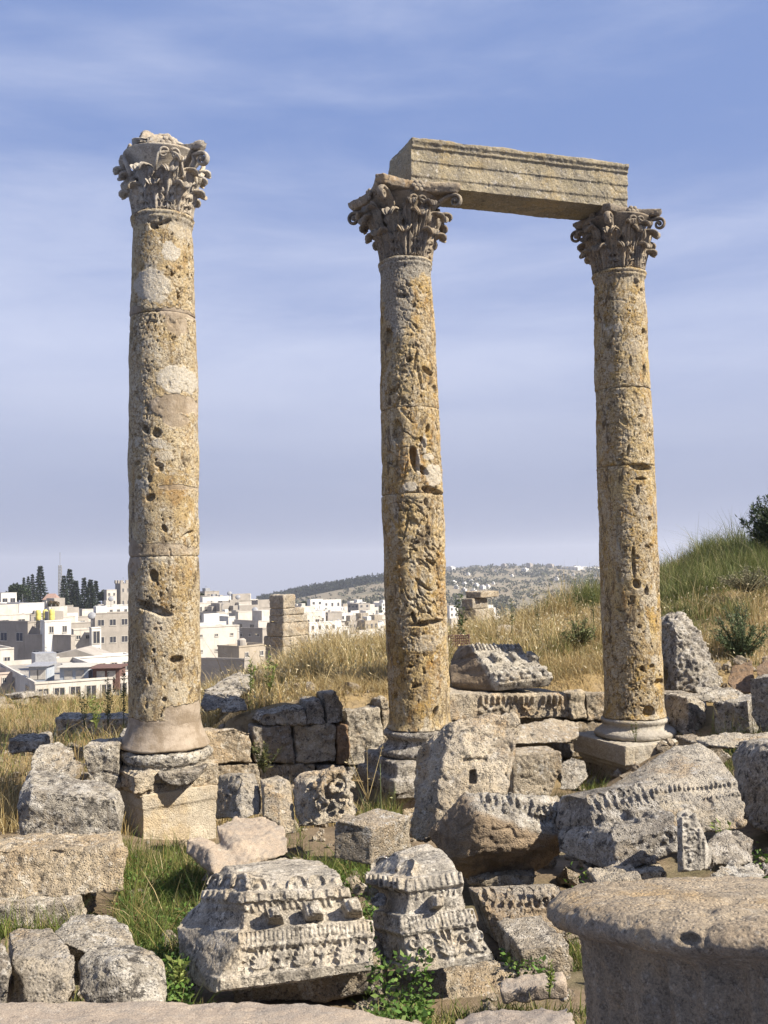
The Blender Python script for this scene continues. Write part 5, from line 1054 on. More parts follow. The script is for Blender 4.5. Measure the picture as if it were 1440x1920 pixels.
far_house(1075, 1063, 40, 5, 2200, 'long white terrace building on the far crest'); far_house(1104, 1065, 40, 4, 2190, 'low white wall like building right of the long terrace')
far_house(688, 1087, 8, 9, 1470, 'single white house on the wooded ridge left of the central column')
# crenellated tower, mast, tanks, sheds, awning, gable roof
g, (La, Lb, Hh) = house(217, 226, 246, 1094, 1140, 350, 'grey tower with a crenellated top behind the left column', G_, 50, None, (2, 2), 'town landmarks', 'tower', 'tower', .6, (.3, .3))
cr = [boxm(.02, .5, y, y+1.0, Hh, Hh+1.1) for y in np.arange(0, max(Lb-1, 1), 2)]+[boxm(x, x+1.0, -.05, .45, Hh, Hh+1.1) for x in np.arange(-La, -1, 2)]
obj('battlement', pym(*join([(v+np.array([-.5, 0, 0]), f) for v, f in cr])), M[G_], g)
for i, x in enumerate((72, 85, 97)):
    b = P(x, 1168, 146-i*3); s = 146/F
    V, Fc = join([lathe([(.2, 0), (4.6*s, 0), (4.9*s, 2*s), (4.9*s, 8*s), (4.6*s, 9*s), (4.9*s, 10*s), (4.8*s, 17*s), (3*s, 19*s), (.2, 19.5*s)], 24)]+[tube([(a*3*s, c_*3*s, -9*s), (a*3*s, c_*3*s, .5*s)], .05, 5) for a in (-1, 1) for c_ in (-1, 1)])
    V = V+np.array([0, 0, 5*s]); o = obj('water_tank', pym(V, Fc, True), M['yellow'], None, b); tag(o, ('left', 'middle', 'right')[i]+' one of three yellow water tanks above the big shaded grey house', 'water tank', 'yellow water tanks')
b = P(113, 1132, 420); s = 420/F; mm = []
for sx, sy in ((-1, -1), (1, -1), (1, 1), (-1, 1)): mm.append(tube([(sx*3*s, sy*3*s, 0), (sx*2.2*s, sy*2.2*s, 72*s)], .13, 4))
for k in range(12):
    z0, z1 = 6*k*s, 6*(k+1)*s; r0 = 3*s-.8*s*k/12
    for (ax, ay), (bx_, by_) in (((-1, -1), (1, -1)), ((1, -1), (1, 1)), ((1, 1), (-1, 1)), ((-1, 1), (-1, -1))):
        mm.append(tube([(ax*r0, ay*r0, z0), (bx_*r0, by_*r0, z1)], .09, 4)); mm.append(tube([(bx_*r0, by_*r0, z0), (ax*r0, ay*r0, z1)], .09, 4))
mm.append(tube([(0, 0, 70*s), (0, 0, 96*s)], .12, 4))
tag(obj('lattice_mast', pym(*join(mm)), M['metal'], None, b), 'thin lattice radio mast among the cypresses on the skyline', 'mast')
def shed(x0, x1, y0, y1, d, label, wall, roof, name='shed'):
    a, b_ = P(x0, y1, d), P(x1, y1, d); h = (y1-y0)/F*d; w = b_[0]-a[0]
    g = thing(name, label, 'shed', a, 'rooftop sheds')
    V, Fc = boxm(0, w, 0, 2, -1.0, h*.82); obj('wall', pym(V, Fc), M[wall], g)
    V, Fc = boxm(-.2, w+.2, -.4, 2.2, h*.84, h); V[[4, 5], 2] -= h*.12; obj('roof', pym(V, Fc), M[roof], g)
    for k in (.3, .7): obj('door', pym(*boxm(w*k-.35, w*k+.35, -.04, .02, -.1, h*.6)), M['frame'], g)
shed(54, 88, 1246, 1272, 89, 'blue grey shack with a sagging tin roof left of the other sheds', 'bluesheet', 'metal'); shed(112, 166, 1248, 1272, 88.5, 'wide blue sheet shed in the middle of the low roofs', 'bluesheet', 'frame')
shed(174, 224, 1250, 1272, 88, 'dark red awning shed next to the left column', 'rust', 'rust')
c = P(134, 1232, 116); rf = np.array([(-4.5, -1, 0), (4.2, -1, 0), (4.2, 6, 0), (-4.5, 6, 0), (1.0, -1, 1.3), (1.0, 6, 1.3)])
V, Fc = hullmesh(rf); tag(obj('gable_roof', pym(V*np.array([.8, .8, .7]), Fc), M['grey_concrete'], None, c), 'low grey gable roof over the long pale house with one window row', 'roof')
V, Fc = hullmesh(np.array([(-4, -4, 0), (4, -4, 0), (4, 4, 0), (-4, 4, 0), (-2, 0, 3.2), (2, 0, 3.2)])*.6); tag(obj('tiled_roof', pym(V, Fc), M['redroof'], None, P(97, 1124, 330)), 'small red tiled roof showing among the cypresses', 'roof')
def dish(px, py, d, label):
    b = P(px, py, d); n = 14; V = []; Fc = []
    V, Fc = lathe([(.02, .25), (.4, .2), (.8, .06), (1.0, -.1), (1.0, -.14), (.4, .12), (.02, .17)], 18, True); V = V*.75
    Rm = np.array(Matrix.Rotation(rad(62), 3, 'X')); V = V@Rm.T+np.array([0, 0, 1.2])
    Vp, Fp = join([(V, Fc), tube([(0, 0, -1), (0, .1, 1.2)], .06, 5)]); tag(obj('satellite_dish', pym(Vp, Fp, True), M['metal'], None, b), label, 'satellite dish', 'satellite dishes')
dish(430, 1119, 329, 'satellite dish on the white skyline house right of the left column'); dish(208, 1131, 261, 'satellite dish on the white house below the crenellated tower'); dish(478, 1153, 239, 'satellite dish on the long white house with a brown left wall'); dish(446, 1127, 299, 'satellite dish on the roof edge of the cream house with orange shutters'); dish(172, 1166, 189, 'satellite dish on the grey brown house left of the left column')
# ruined pillars of masonry near the edge of the plateau
def cbox(x0, xc, x1, yt, yb, d, al):
    C = P(xc, yt, d); a = rad(al); ca, sa = math.cos(a), math.sin(a); k0, k1 = kx(x0, yt), kx(x1, yt)
    La = (C[0]-k0*C[1])/(ca+k0*sa); Lb = min(max((k1*C[1]-C[0])/(sa-k1*ca), .2), 3); zb = P(xc, yb, d)[2]
    lv, rv = np.array([-ca, sa, 0]), np.array([sa, ca, 0]); base = [C, C+lv*La, C+rv*Lb, C+lv*La+rv*Lb]
    return np.array(base+[np.array([q[0], q[1], zb]) for q in base])
def ruin(blocks, d, label, mat, al=38):
    lo = P(blocks[0][1], max(q[4] for q in blocks), d); g = thing('ruined_pillar', label, 'ruin', lo, 'ruined pillars')
    for i, (x0, xc, x1, yt, yb) in enumerate(blocks):
        V, Q4 = solid([cbox(x0, xc, x1, yt, yb, d, al)], (), .04, 200+i, .02, .014, .006, 0, .015); obj('masonry_block', mk(V-lo, Q4), M[mat], g)
ruin([(498, 531, 584, 1212, 1275), (495, 531, 580, 1194, 1213), (500, 531, 580, 1168, 1195), (504, 532, 578, 1154, 1169), (505, 532, 572, 1141, 1155), (505, 531, 555, 1115, 1142)], 36, 'stepped ruined pillar of squared masonry standing before the town', 'pale')
ruin([(856, 890, 930, 1166, 1205), (858, 892, 926, 1143, 1165.5), (864, 886, 914, 1122, 1142.5), (872, 902, 936, 1109, 1121.5)], 40, 'dark broken pillar stump with an overhanging cap stone', 'warm')
g = thing('wire_grate', 'small rusty wire grate panel standing right of the central column', 'grate', P(846, 1212, 17)); lo = P(846, 1212, 17); s = 17/F
mm = [tube([(x*s, 0, 0), (x*s, 0, 20*s)], .012, 4) for x in range(-4, 33, 4)]+[tube([(-4*s, 0, z*s), (33*s, 0, z*s)], .012, 4) for z in range(0, 21, 5)]; obj('wire_grid', pym(*join(mm)), M['rust'], g)
obj('post', pym(*join([tube([(33*s, 0, -.5), (33*s, 0, 22*s)], .02, 6)])), M['rust'], g)
# ------------------------------------------------------------------ vegetation
def free(X, Y):
    ok = np.ones(len(X), bool)
    for x0, x1, y0, y1 in FOOT: ok &= ~((X > x0) & (X < x1) & (Y > y0) & (Y < y1))
    return ok
def leafset(c, dirs, size, cols, asp=.55):
    n = len(c); az = RNG.normal(size=(n, 3)); d = dirs/np.linalg.norm(dirs, axis=1)[:, None]; s = np.cross(d, az); s /= np.linalg.norm(s, axis=1)[:, None]+1e-9
    up = np.cross(s, d); L = size[:, None]
    V = np.stack([c, c+d*L*.45+s*L*asp*.5+up*L*.05, c+d*L, c+d*L*.45-s*L*asp*.5+up*L*.05], 1).reshape(-1, 3)
    i = np.arange(n)[:, None]*4; return V, i+np.arange(4)[None, :], np.repeat(cols, 4, axis=0)
TIPS = [None]
def blades(name, label_kind, X, Y, h, w, lean, cols, Z=None, segs=3, par=None, curl=1.0):
    """curved tapering blades, one mesh"""
    n = len(X); Z = terrain(X, Y)-.02 if Z is None else Z
    az = RNG.uniform(0, 2*np.pi, n); da = RNG.uniform(0, 2*np.pi, n)
    lv = np.stack([np.cos(da), np.sin(da), 0*da], 1)*(lean*h)[:, None]; sd = np.stack([np.cos(az), np.sin(az), 0*az], 1)
    B = np.stack([X, Y, Z], 1); rows = []
    for k in range(segs+1):
        t = k/segs; c = B+lv*(t**(1+curl))+np.array([0, 0, 1.0])*(h*(t-.18*t*t*np.minimum(lean*1.3, 1)))[:, None]
        ww = w*(1-.9*t**1.4)
        rows += [c-sd*ww[:, None]/2, c+sd*ww[:, None]/2]
    m = 2*(segs+1); V = np.stack(rows, 1).reshape(-1, 3); i0 = np.arange(n)[:, None]*m
    Fq = np.concatenate([np.stack([i0[:, 0]+2*k, i0[:, 0]+2*k+1, i0[:, 0]+2*k+3, i0[:, 0]+2*k+2], 1) for k in range(segs)])
    TIPS[0] = (c, lv, h)
    me = mk(V, Fq); cattr(me, 'tint', np.repeat(cols, m, axis=0))
    return me
def pick(n, pal, wts=None):
    pal = np.array(pal); k = RNG.choice(len(pal), n, p=wts); return pal[k]*RNG.uniform(.75, 1.25, (n, 1))
DRY = [(.62, .49, .24), (.54, .41, .18), (.70, .58, .33), (.44, .30, .12), (.34, .24, .10)]
GRN = [(.12, .17, .035), (.17, .22, .05), (.09, .13, .03), (.24, .26, .07), (.30, .25, .09)]
def scatter(px0, px1, d0, d1, n):
    px = RNG.uniform(px0, px1, n); Y = np.sqrt(RNG.uniform(d0**2, d1**2, n)); return (px-720)/F*Y, Y, px
def stuff(name, me, mat): return tag(obj(name, me, M[mat]), None, None, None, 'stuff')
# dry meadow on the bank behind the wall and up the mound
X, Y, px = scatter(375, 1900, 12.6, 23, 190000)
dwl = np.interp(px, [360, 1150, 1900], [12.75, 14.5, 14.6])
cl = fbm(np.stack([X*1.3, Y*1.3, X*0], 1), 3); ok = (Y > dwl) & (RNG.uniform(-.7, .6, len(X)) < cl+.25) & free(X, Y)
ok &= ~((px < 460) & (Y < 13.4)) ; X, Y, px = X[ok], Y[ok], px[ok]
nz = fbm(np.stack([X*.55, Y*.55, X*0+4], 1), 3)
gr = sstep(1120, 1330, px+nz*220)*sstep(14.8, 18.0, Y+nz*3)*.85+.55*sstep(.0, .45, nz)*sstep(760, 980, px)+.16
h = RNG.gamma(6, .062, len(X))*(.75+.5*nz)*np.clip((Y-dwl[ok])/1.8+.35, .35, 1.0); isg = RNG.uniform(0, 1, len(X)) < gr
w1, w2, wi = worley(np.stack([X*1.5, Y*1.5, X*0+3], 1)); h = h*(.45+.95*sstep(.75, .15, w1)*(.5+wi)); top = (px > 1210) & (Y > 18); h = np.where(isg & ~top, h*.8, h)
cols = np.where(isg[:, None], pick(len(X), [(.17, .20, .06), (.23, .25, .085), (.13, .165, .05), (.30, .29, .11)]), pick(len(X), DRY, [.3, .25, .2, .15, .1]))
stuff('dry_grass', blades('g', '', X, Y, h, RNG.uniform(.006, .014, len(X)), RNG.gamma(2, .30, len(X)), cols), 'blade')
tc, tl, th_ = TIPS[0]; k = (RNG.uniform(0, 1, len(tc)) < .22) & ~isg; tc, tl = tc[k], tl[k]; nn = len(tc)
hd = tl+np.array([0, 0, .12])+RNG.normal(size=(nn, 3))*.03
V_, F_, c_ = leafset(tc-hd*.1, hd, RNG.uniform(.03, .07, nn), pick(nn, [(.72, .62, .40), (.62, .50, .27), (.78, .70, .50)]), .32); me = mk(V_, F_); cattr(me, 'tint', c_); stuff('grass_seed_heads', me, 'blade')
# thicker green crest on the mound
X, Y, px = scatter(1225, 1750, 18.3, 21.5, 26000); nz = fbm(np.stack([X*.9, Y*.9, X*0+9], 1), 3); ok = RNG.uniform(-.5, .6, len(X)) < nz+.1; X, Y = X[ok], Y[ok]
stuff('green_grass', blades('g', '', X, Y, RNG.gamma(6, .06, len(X)), RNG.uniform(.008, .018, len(X)), RNG.gamma(2, .28, len(X)), pick(len(X), [(.17, .21, .06), (.23, .27, .085), (.34, .34, .13), (.12, .16, .05), (.42, .38, .18)])), 'blade')
# straw litter and short grass left of and behind the columns
X, Y, px = scatter(-150, 400, 10.8, 24, 42000); nz = fbm(np.stack([X*1.2, Y*1.2, X*0+2], 1), 3); ok = (RNG.uniform(-.6, .7, len(X)) < nz+.1) & free(X, Y); X, Y = X[ok], Y[ok]
isg = RNG.uniform(0, 1, len(X)) < .35
stuff('dry_grass', blades('g', '', X, Y, RNG.gamma(4, .055, len(X)), RNG.uniform(.005, .011, len(X)), RNG.gamma(2, .3, len(X)), np.where(isg[:, None], pick(len(X), GRN), pick(len(X), DRY))), 'blade')
# green and yellowing grass between the fallen blocks
def patch(px0, px1, d0, d1, n, hm, pal, wts=None, nf=False, wd=(.004, .010), ln=.45, thr=.1):
    X, Y, px = scatter(px0, px1, d0, d1, n); nz = fbm(np.stack([X*2.3, Y*2.3, X*0+px0*.01], 1), 3); ok = (RNG.uniform(-.6, .6, len(X)) < nz+thr) & (nf | free(X, Y)); X, Y, nz = X[ok], Y[ok], nz[ok]
    return blades('g', '', X, Y, RNG.gamma(5, hm/5, len(X))*(1+.4*nz), RNG.uniform(*wd, len(X)), RNG.gamma(2.2, ln/2, len(X)), pick(len(X), pal, wts))
stuff('dry_grass', patch(860, 1150, 13.95, 15.4, 9000, .14, DRY, None, True, thr=.5, ln=.9), 'blade'); stuff('dry_grass', patch(560, 740, 13.0, 14.6, 5000, .16, DRY, None, True, thr=.5, ln=.9), 'blade')
MIXG = GRN+[(.10, .15, .03), (.14, .20, .04), (.20, .24, .06), (.44, .37, .16)]
for a in [(215, 420, 6.2, 9.3, 17000, .14), (230, 420, 9.3, 10.3, 1500, .10), (225, 330, 9.4, 10.2, 900, .13), (540, 700, 7.4, 9.2, 5000, .14), (560, 720, 6.3, 7.4, 4200, .10), (700, 800, 6.6, 9.3, 4500, .12), (-60, 240, 6.3, 7.1, 3600, .14), (-60, 260, 5.0, 6.1, 4200, .10), (300, 380, 5.1, 6.3, 3000, .09), (680, 1080, 4.3, 5.3, 9000, .075), (1040, 1130, 6.0, 7.2, 1800, .08), (1180, 1440, 6.0, 7.4, 3500, .11), (1300, 1450, 9.8, 12.4, 5000, .20), (420, 560, 9.5, 11.8, 3600, .13), (650, 740, 9.5, 12, 2600, .16), (960, 1120, 10.5, 13, 3000, .12)]:
    stuff('green_grass', patch(*a, MIXG), 'blade')
for a in [(845, 1260, 14.2, 16.5, 14000, .16), (-60, 240, 10.4, 12.4, 9000, .24), (360, 740, 11.4, 12.5, 5200, .14), (640, 1060, 4.4, 5.2, 4200, .05), (200, 420, 6.6, 9.4, 900, .2)]:
    stuff('dry_grass', patch(*a, DRY), 'blade')
# --- leafy things: quads of leaves on stems
def creeper(px0, px1, d0, d1, n, zlift=(0, .12), pal=((.10, .19, .035), (.14, .25, .05), (.07, .13, .03), (.2, .28, .07)), sz=(.02, .045), thr=.0):
    X, Y, px = scatter(px0, px1, d0, d1, n); nz = fbm(np.stack([X*3, Y*3, X*0+px0], 1), 3); ok = (RNG.uniform(-.4, .5, len(X)) < nz+thr) & free(X, Y); X, Y = X[ok], Y[ok]
    c = np.stack([X, Y, terrain(X, Y)+RNG.uniform(*zlift, len(X))], 1); d = RNG.normal(size=(len(X), 3)); d[:, 2] = np.abs(d[:, 2])*.6
    V, Fq, cc = leafset(c, d, RNG.uniform(*sz, len(X)), pick(len(X), pal)); me = mk(V, Fq); cattr(me, 'tint', cc); stuff('creeping_plants', me, 'foliage')
creeper(215, 420, 6.0, 9.0, 6000, (0, .13)); creeper(540, 640, 7.0, 9.0, 2200, (0, .1)); creeper(665, 790, 5.2, 6.6, 5200, (0, .30)); creeper(300, 350, 5.0, 5.7, 900, (0, .25)); creeper(905, 1000, 5.6, 6.6, 2600, (0, .16)); creeper(640, 800, 6.5, 9.5, 2600, (0, .1)); creeper(1370, 1450, 6.6, 8.0, 1600, (0, .25)); creeper(300, 420, 6.5, 9, 1500, (0, .1)); creeper(640, 780, 4.9, 5.3, 1500, (0, .12)); creeper(1040, 1180, 7.2, 9.0, 900, (0, .15))
def weed(px, pytop, pybot, d, label, nst=3, spread=.12, leaf=(.03, .07), col=((.14, .19, .06), (.2, .24, .09)), nl=26, name='weed', group='tall weeds', r=.005, lean=0.0, bare=.2):
    b = P(px, pybot, d); H_ = P(px, pytop, d)[2]-b[2]; g = thing(name, label, 'plant', b, group)
    tb = []; c = []; dr = []
    for k in range(nst):
        a = RNG.uniform(0, 2*np.pi); hh = H_*RNG.uniform(.7, 1.0) if k else H_; sp_ = RNG.uniform(.2, 1)*spread if k else 0
        pts = [np.array([math.cos(a)*sp_*t+lean*t*t, math.sin(a)*sp_*t, hh*t]) for t in np.linspace(0, 1, 7)]; tb.append(tube(pts, np.linspace(r, r*.4, 7), 5))
        for t in RNG.uniform(bare, 1, nl):
            p_ = pts[0]*(1-t)+np.array([math.cos(a)*sp_*t+lean*t*t, math.sin(a)*sp_*t, hh*t]); c.append(p_); dr.append([RNG.normal(), RNG.normal(), RNG.uniform(.1, 1.0)])
    V, Fc = join(tb); me = pym(V, Fc, True); cattr(me, 'tint', np.tile(np.array(col[0])*.9, (len(V), 1))); obj('stem', me, M['foliage'], g)
    V, Fq, cc = leafset(np.array(c), np.array(dr), RNG.uniform(*leaf, len(c)), pick(len(c), col), .35); me = mk(V, Fq); cattr(me, 'tint', cc); obj('foliage', me, M['foliage'], g)
YG = ((.26, .32, .08), (.34, .38, .12), (.2, .26, .07))
weed(470, 1232, 1300, 13.6, 'bright yellow green weed on the bank, left of a shorter one', 3, .12, (.03, .07), YG, 34); weed(505, 1226, 1300, 13.8, 'bright yellow green weed in front of the ruined pillar', 4, .14, (.03, .07), YG, 34)
OL = ((.10, .13, .05), (.15, .17, .07), (.2, .19, .09))
weed(202, 1262, 1365, 14, 'tall dark weed with many side leaves, left of the left column', 3, .14, (.03, .07), OL, 40); weed(232, 1258, 1360, 14.3, 'tall weed almost touching the left column', 3, .1, (.03, .06), OL, 36); weed(158, 1290, 1365, 14.6, 'thin greyish weed before the doorway of the lowest house', 3, .2, (.03, .06), OL, 24); weed(180, 1306, 1368, 13.5, 'low bushy weed between the far left stones and the left column', 5, .25, (.03, .07), YG, 26)
weed(864, 1112, 1215, 18, 'dark thistle rising before the dark ruin', 3, .1, (.05, .11), ((.09, .13, .05), (.12, .16, .07)), 40); weed(960, 1120, 1200, 17, 'dark spiky thistle in the dry grass, left of a taller pair', 2, .2, (.04, .08), OL, 16); weed(1082, 1085, 1200, 16.5, 'tall bare thistle stalk near the right column', 2, .15, (.03, .07), OL, 16, bare=.4); weed(1115, 1095, 1200, 16.8, 'tall thistle stalk touching the right column', 2, .1, (.03, .07), OL, 14, bare=.4); weed(1010, 1110, 1200, 17.2, 'thin thistle in the middle of the dry slope', 2, .2, (.03, .07), OL, 14, bare=.4)
weed(716, 1432, 1588, 8.2, 'single thin bare stalk with forked top before the central pedestal', 2, .22, (.02, .05), ((.24, .28, .12), (.3, .3, .14)), 6, 'stalk', 'thin stalks', .006); weed(690, 1400, 1500, 9.6, 'dry leaning stalk at the shadowed wall corner', 4, .35, (.02, .04), DRY[:3], 5, 'stalk', 'thin stalks', .004)
weed(495, 1392, 1450, 12.0, 'small dark bush growing out of the ashlar wall', 9, .26, (.03, .07), ((.10, .11, .04), (.17, .16, .06), (.06, .07, .03)), 34); weed(1192, 1350, 1392, 12.45, 'small sprig growing on the base of the right column', 4, .06, (.02, .04), ((.16, .2, .06), (.24, .22, .08)), 16, r=.003)
weed(335, 1795, 1850, 5.1, 'leafy weed in the dark gap left of the big carved corner', 5, .1, (.02, .05), YG, 20); weed(1030, 1800, 1870, 4.9, 'upright leafy weed beside the kerb piece', 4, .06, (.015, .035), YG, 18, r=.003); weed(1352, 1540, 1600, 7.2, 'green sprig above the rounded grey boulder', 4, .12, (.03, .06), YG, 14)
def shrub(px0, px1, py0, py1, d, n, label, pal, leaf, name='shrub', dens=1.0):
    b = P((px0+px1)/2, py1, d); s = d/F; rx, rz = (px1-px0)/2*s, (py1-py0)*s; g = thing(name, label, 'shrub', b, 'shrubs')
    tb = []; c = []; dr = []
    for k in range(26):
        a = RNG.uniform(0, 2*np.pi); rr_ = math.sqrt(RNG.uniform(0, 1)); tip = np.array([math.cos(a)*rx*rr_, math.sin(a)*rx*.7*rr_, rz*(1-.55*rr_**2)*RNG.uniform(.75, 1.05)])
        pts = [tip*np.array([t**1.3, t**1.3, t]) for t in np.linspace(0, 1, 6)]; tb.append(tube(pts, np.linspace(.014, .004, 6), 5))
        for t in RNG.uniform(.25, 1, n//26):
            c.append(tip*np.array([t**1.3, t**1.3, t])+RNG.normal(size=3)*.05*rx); dr.append(tip*.6+RNG.normal(size=3)*.5)
    V, Fc = join(tb); me = pym(V, Fc, True); cattr(me, 'tint', np.tile(np.array([.12, .10, .06]), (len(V), 1))); obj('branches', me, M['foliage'], g)
    V, Fq, cc = leafset(np.array(c), np.array(dr), RNG.uniform(*leaf, len(c)), pick(len(c), pal), .3); me = mk(V, Fq); cattr(me, 'tint', cc); obj('foliage', me, M['foliage'], g)
shrub(1335, 1450, 1120, 1245, 15.2, 3600, 'feathery dark green shrub on the mound behind the upright rock', ((.16, .21, .10), (.21, .26, .13), (.11, .15, .07)), (.03, .075)); shrub(1340, 1470, 1060, 1110, 17.5, 2400, 'greyish low shrub below the green crest of the mound', ((.30, .28, .16), (.25, .25, .14), (.34, .3, .18)), (.03, .07)); shrub(1050, 1120, 1150, 1220, 16.2, 1300, 'loose green tuft in dry grass left of the right column', ((.19, .22, .09), (.24, .26, .11)), (.03, .08))
# sapling on the mound, top right
def sapling():
    d = 20.5; b = P(1456, 1036, d); g = thing('tree', 'small grey green tree on the mound cut by the right edge', 'tree', b, None); s = d/F; tb = []; c = []; dr = []
    def br(p0, v, L, r, lv):
        pts = [p0]; q = p0.copy(); vv = unit(v)
        for k in range(6): vv = unit(vv+RNG.normal(size=3)*.13+np.array([0, 0, .04])); q = q+vv*L/6; pts.append(q)
        tb.append(tube(pts, np.linspace(r, r*.45, 7), 5))
        if lv < 2:
            for k in range(7 if lv == 0 else 5): i = RNG.integers(1, 7); br(pts[i], vv*.5+np.array([RNG.normal()*1.0, RNG.normal()*.8, RNG.uniform(-.1, .9)]), L*RNG.uniform(.4, .65), r*.5, lv+1)
        if lv >= 1:
            for t in RNG.uniform(.1, 1, 30 if lv == 2 else 20): p_ = pts[int(t*5.99)]; c.append(p_+RNG.normal(size=3)*.025); dr.append(vv+RNG.normal(size=3)*.7)
    for k in range(5): br(np.array([0, 0, -.2]), np.array([(-.65, -.25, .1, .45, -.45)[k], RNG.normal()*.3, 1.0]), (.75, .9, 1.0, .95, .7)[k], .03, 0)
    V, Fc = join(tb); obj('branches', pym(V, Fc, True), M['bark'], g)
    V, Fq, cc = leafset(np.array(c), np.array(dr), RNG.uniform(.05, .12, len(c)), pick(len(c), ((.10, .14, .07), (.15, .19, .10), (.07, .10, .05))), .3); me = mk(V, Fq); cattr(me, 'tint', cc); obj('foliage', me, M['foliage'], g)
sapling()
# conifers and a round tree on the town skyline
def conifer(px, pt, pb, wpx, d, label):
    b = P(px, pb, d); s = d/F; Hh = (pb-pt)*s; R = wpx*s; g = thing('conifer_tree', label, 'tree', b, 'skyline conifers')
    V, Fc = tube([(0, 0, -3), (0, 0, Hh*.5), (0, 0, Hh)], [R*.12, R*.08, .05], 6); obj('trunk', pym(V, Fc, True), M['bark'], g)
    n = 2400; t = RNG.uniform(0, 1, n)**1.35; tier = np.floor(t*13)/13; t2 = tier+(t-tier)*.5
    a = RNG.uniform(0, 2*np.pi, n); lob = .4+.6*np.sin(a*2.5+tier*40)**2
    r = R*(1-t2)**.95*1.15*np.sqrt(RNG.uniform(.05, 1, n))*lob; c = np.stack([r*np.cos(a), r*np.sin(a), Hh*(.06+.93*t2)-r*.25], 1)
    dr = np.stack([np.cos(a), np.sin(a), RNG.uniform(-.4, .7, n)], 1)+RNG.normal(size=(n, 3))*.3
    V, Fq, cc = leafset(c, dr, RNG.uniform(.35, .9, n)*np.clip(R/2.0, .5, 1.2), pick(n, ((.06, .08, .05), (.085, .11, .065), (.04, .055, .036))), .5); me = mk(V, Fq); cattr(me, 'tint', cc); obj('crown', me, M['foliage'], g)
for px, pt, pb, wp, lb in [(76, 1060, 1132, 11, 'tallest pointed conifer at the left of the skyline, left of the mast'), (61, 1076, 1132, 6, 'slim conifer just left of the tallest skyline one'), (45, 1082, 1130, 5, 'slim conifer furthest left on the skyline'), (53, 1080, 1130, 5, 'second slim conifer from the left on the skyline'), (131, 1066, 1145, 10, 'tall conifer right of the mast'), (120, 1078, 1143, 8, 'conifer just right of the mast, leaning on the taller one'), (142, 1088, 1148, 10, 'bushy conifer right of the tall one by the mast'), (158, 1082, 1148, 8, 'slim conifer fourth right of the mast'), (170, 1086, 1146, 9, 'dense conifer fifth right of the mast'), (180, 1088, 1146, 8, 'rightmost pointed conifer near the crenellated tower')]:
    conifer(px, pt, pb, wp*1.35, 335+(px % 7)*4, lb)
def roundtree(px0, px1, py0, py1, d, label, pal=((.05, .075, .03), (.075, .10, .04), (.035, .05, .022)), n=4200, grp='round trees of the town'):
    b = P((px0+px1)/2, py1, d); s = d/F; rx, rz = (px1-px0)/2*s, (py1-py0)*s; g = thing('round_tree', label, 'tree', b, grp)
    V, Fc = tube([(0, 0, -3), (0, 0, rz*.5)], [.3, .2], 6); obj('trunk', pym(V, Fc, True), M['bark'], g)
    k = 26; cc_ = RNG.normal(size=(k, 3)); cc_ /= np.linalg.norm(cc_, axis=1)[:, None]; cc_ = cc_*np.array([rx*.62, rx*.62, rz*.32])*RNG.uniform(.4, 1, (k, 1))+np.array([0, 0, rz*.58])
    w_ = RNG.integers(0, k, n); q = RNG.normal(size=(n, 3)); q /= np.linalg.norm(q, axis=1)[:, None]; c = cc_[w_]+q*rx*.34*RNG.uniform(.5, 1, (n, 1))**.5*np.array([1, 1, .7])
    V, Fq, cl_ = leafset(c, q+RNG.normal(size=(n, 3))*.5, RNG.uniform(.3, .8, n)*np.clip(rx/4, .6, 1.5), pick(n, pal), .6); me = mk(V, Fq); cattr(me, 'tint', cl_); obj('crown', me, M['foliage'], g)
roundtree(8, 60, 1094, 1132, 345, 'round dark tree beside the slim conifers at the left'); roundtree(184, 202, 1102, 1140, 350, 'round dark tree beside the cream house with arched windows'); roundtree(88, 112, 1126, 1150, 250, 'small reddish bush tree right of the yellow tanks', ((.16, .12, .06), (.12, .13, .05), (.2, .13, .07)))
roundtree(372, 384, 1112, 1126, 385, 'tiny round tree on the skyline touching the left column'); roundtree(560, 578, 1128, 1140, 470, 'small round tree behind the ruined pillar')
# wood on the ridge and scrub on the far hill (nobody could count them)
def ridge_wood():
    n = 2600; px = RNG.uniform(478, 735, n); dd = RNG.uniform(1380, 1500, n); X = (px-720)/F*dd; zc = terrain(X, dd); c = []; cols = []
    edge = sstep(478, 520, px)*1.0; keep = RNG.uniform(0, 1, n) < np.where(px < 690, 1, .35); X, dd, zc = X[keep], dd[keep], zc[keep]; n = len(X); hh = RNG.uniform(5, 11, n); k = 26
    t = RNG.uniform(0, 1, (n, k)); a = RNG.uniform(0, 2*np.pi, (n, k)); r = (1.05-t)**.7*3.2*np.sqrt(RNG.uniform(0.1, 1, (n, k)))
    c = np.stack([X[:, None]+r*np.cos(a), dd[:, None]+r*np.sin(a), zc[:, None]+t*hh[:, None]], -1).reshape(-1, 3)
    V, Fq, cc = leafset(c, RNG.normal(size=c.shape)+np.array([0, 0, .5]), RNG.uniform(1.5, 3.2, len(c)), pick(len(c), ((.03, .042, .022), (.045, .058, .03), (.022, .03, .017))), .7); me = mk(V, Fq); cattr(me, 'tint', cc); stuff('pine_wood', me, 'foliage')
ridge_wood()
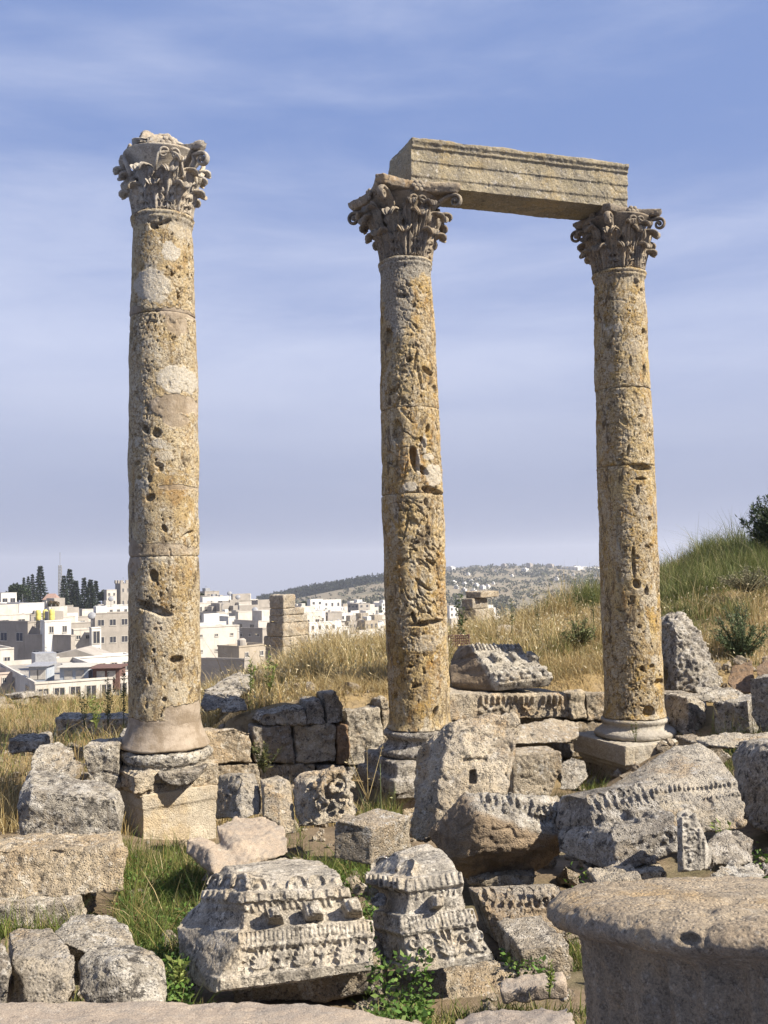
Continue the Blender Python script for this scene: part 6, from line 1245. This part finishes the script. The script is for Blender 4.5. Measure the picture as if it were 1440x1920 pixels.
def scrub(n, px0, px1, d0, d1, hs, pal, seed, thr):
    px = RNG.uniform(px0, px1, n); dd = RNG.uniform(d0, d1, n); X = (px-720)/F*dd; nz = fbm(np.stack([X*.012, dd*.008, X*0+seed], 1), 3); ok = RNG.uniform(-.5, .5, n) < nz+thr; X, dd = X[ok], dd[ok]; n = len(X); zc = terrain(X, dd); k = 12; h = RNG.uniform(*hs, n)
    q = RNG.normal(size=(n, k, 3))*np.array([.8, .8, .4]); c = (np.stack([X, dd, zc], 1)[:, None, :]+q*h[:, None, None]*.6+np.array([0, 0, .5])*h[:, None, None]).reshape(-1, 3)
    V, Fq, cc = leafset(c, RNG.normal(size=c.shape)+np.array([0, 0, .6]), np.repeat(h, k)*RNG.uniform(.5, 1, n*k), pick(len(c), pal), .7); me = mk(V, Fq); cattr(me, 'tint', cc); stuff('hill_scrub', me, 'foliage')
SP = ((.10, .11, .06), (.14, .14, .08), (.075, .08, .05))
scrub(1700, 800, 1200, 1450, 2250, (2.5, 6), SP, 3, -.1); scrub(1200, 500, 860, 950, 1350, (2, 4), SP, 8, -.2); scrub(900, 360, 960, 420, 900, (2.5, 5), SP, 12, -.15); scrub(1900, 780, 1250, 450, 1480, (1.8, 4.5), SP, 21, -.05); scrub(500, 0, 500, 180, 420, (2, 4), SP, 14, -.2)

# small rubble between the blocks
def rubble():
    px = RNG.uniform(-60, 1500, 3200); dd = np.sqrt(RNG.uniform(4.2**2, 15**2, 3200)); X = (px-720)/F*dd; ok = free(X, dd) & (RNG.uniform(-.5, .6, 3200) < fbm(np.stack([X, dd, X*0+31], 1), 2)+.1); X, dd = X[ok], dd[ok]; Z = terrain(X, dd); ms = []
    for x, y, z in zip(X, dd, Z):
        r = min(RNG.gamma(2, .018)+.012, .11); a = RNG.normal(size=(3, 3)); u = unit(a[0]); v = unit(np.cross(u, a[1])); w_ = np.cross(u, v)
        V, Fc = ell(np.array([x, y, z+r*.3]), [u*r*RNG.uniform(.8, 1.5), v*r*RNG.uniform(.6, 1.1), w_*r*RNG.uniform(.5, .9)], 8, 5); V = V+RNG.normal(size=V.shape)*r*.13; ms.append((V, Fc))
    V, Fc = join(ms); stuff('rubble', pym(V, Fc), 'warm')
rubble()
# ------------------------------------------------------------------ air
V, Fc = boxm(-4500, 4500, -60, 9400, -620, 150)
t = NT('air'); vol = t.n('VolumePrincipled', {'Color': (.86, .90, 1.0, 1), 'Density': .00017, 'Anisotropy': .2}); t.t.links.new(vol.outputs[0], t.out.inputs[1])
tag(obj('haze', pym(V, Fc), t.m), None, None, None, 'stuff')
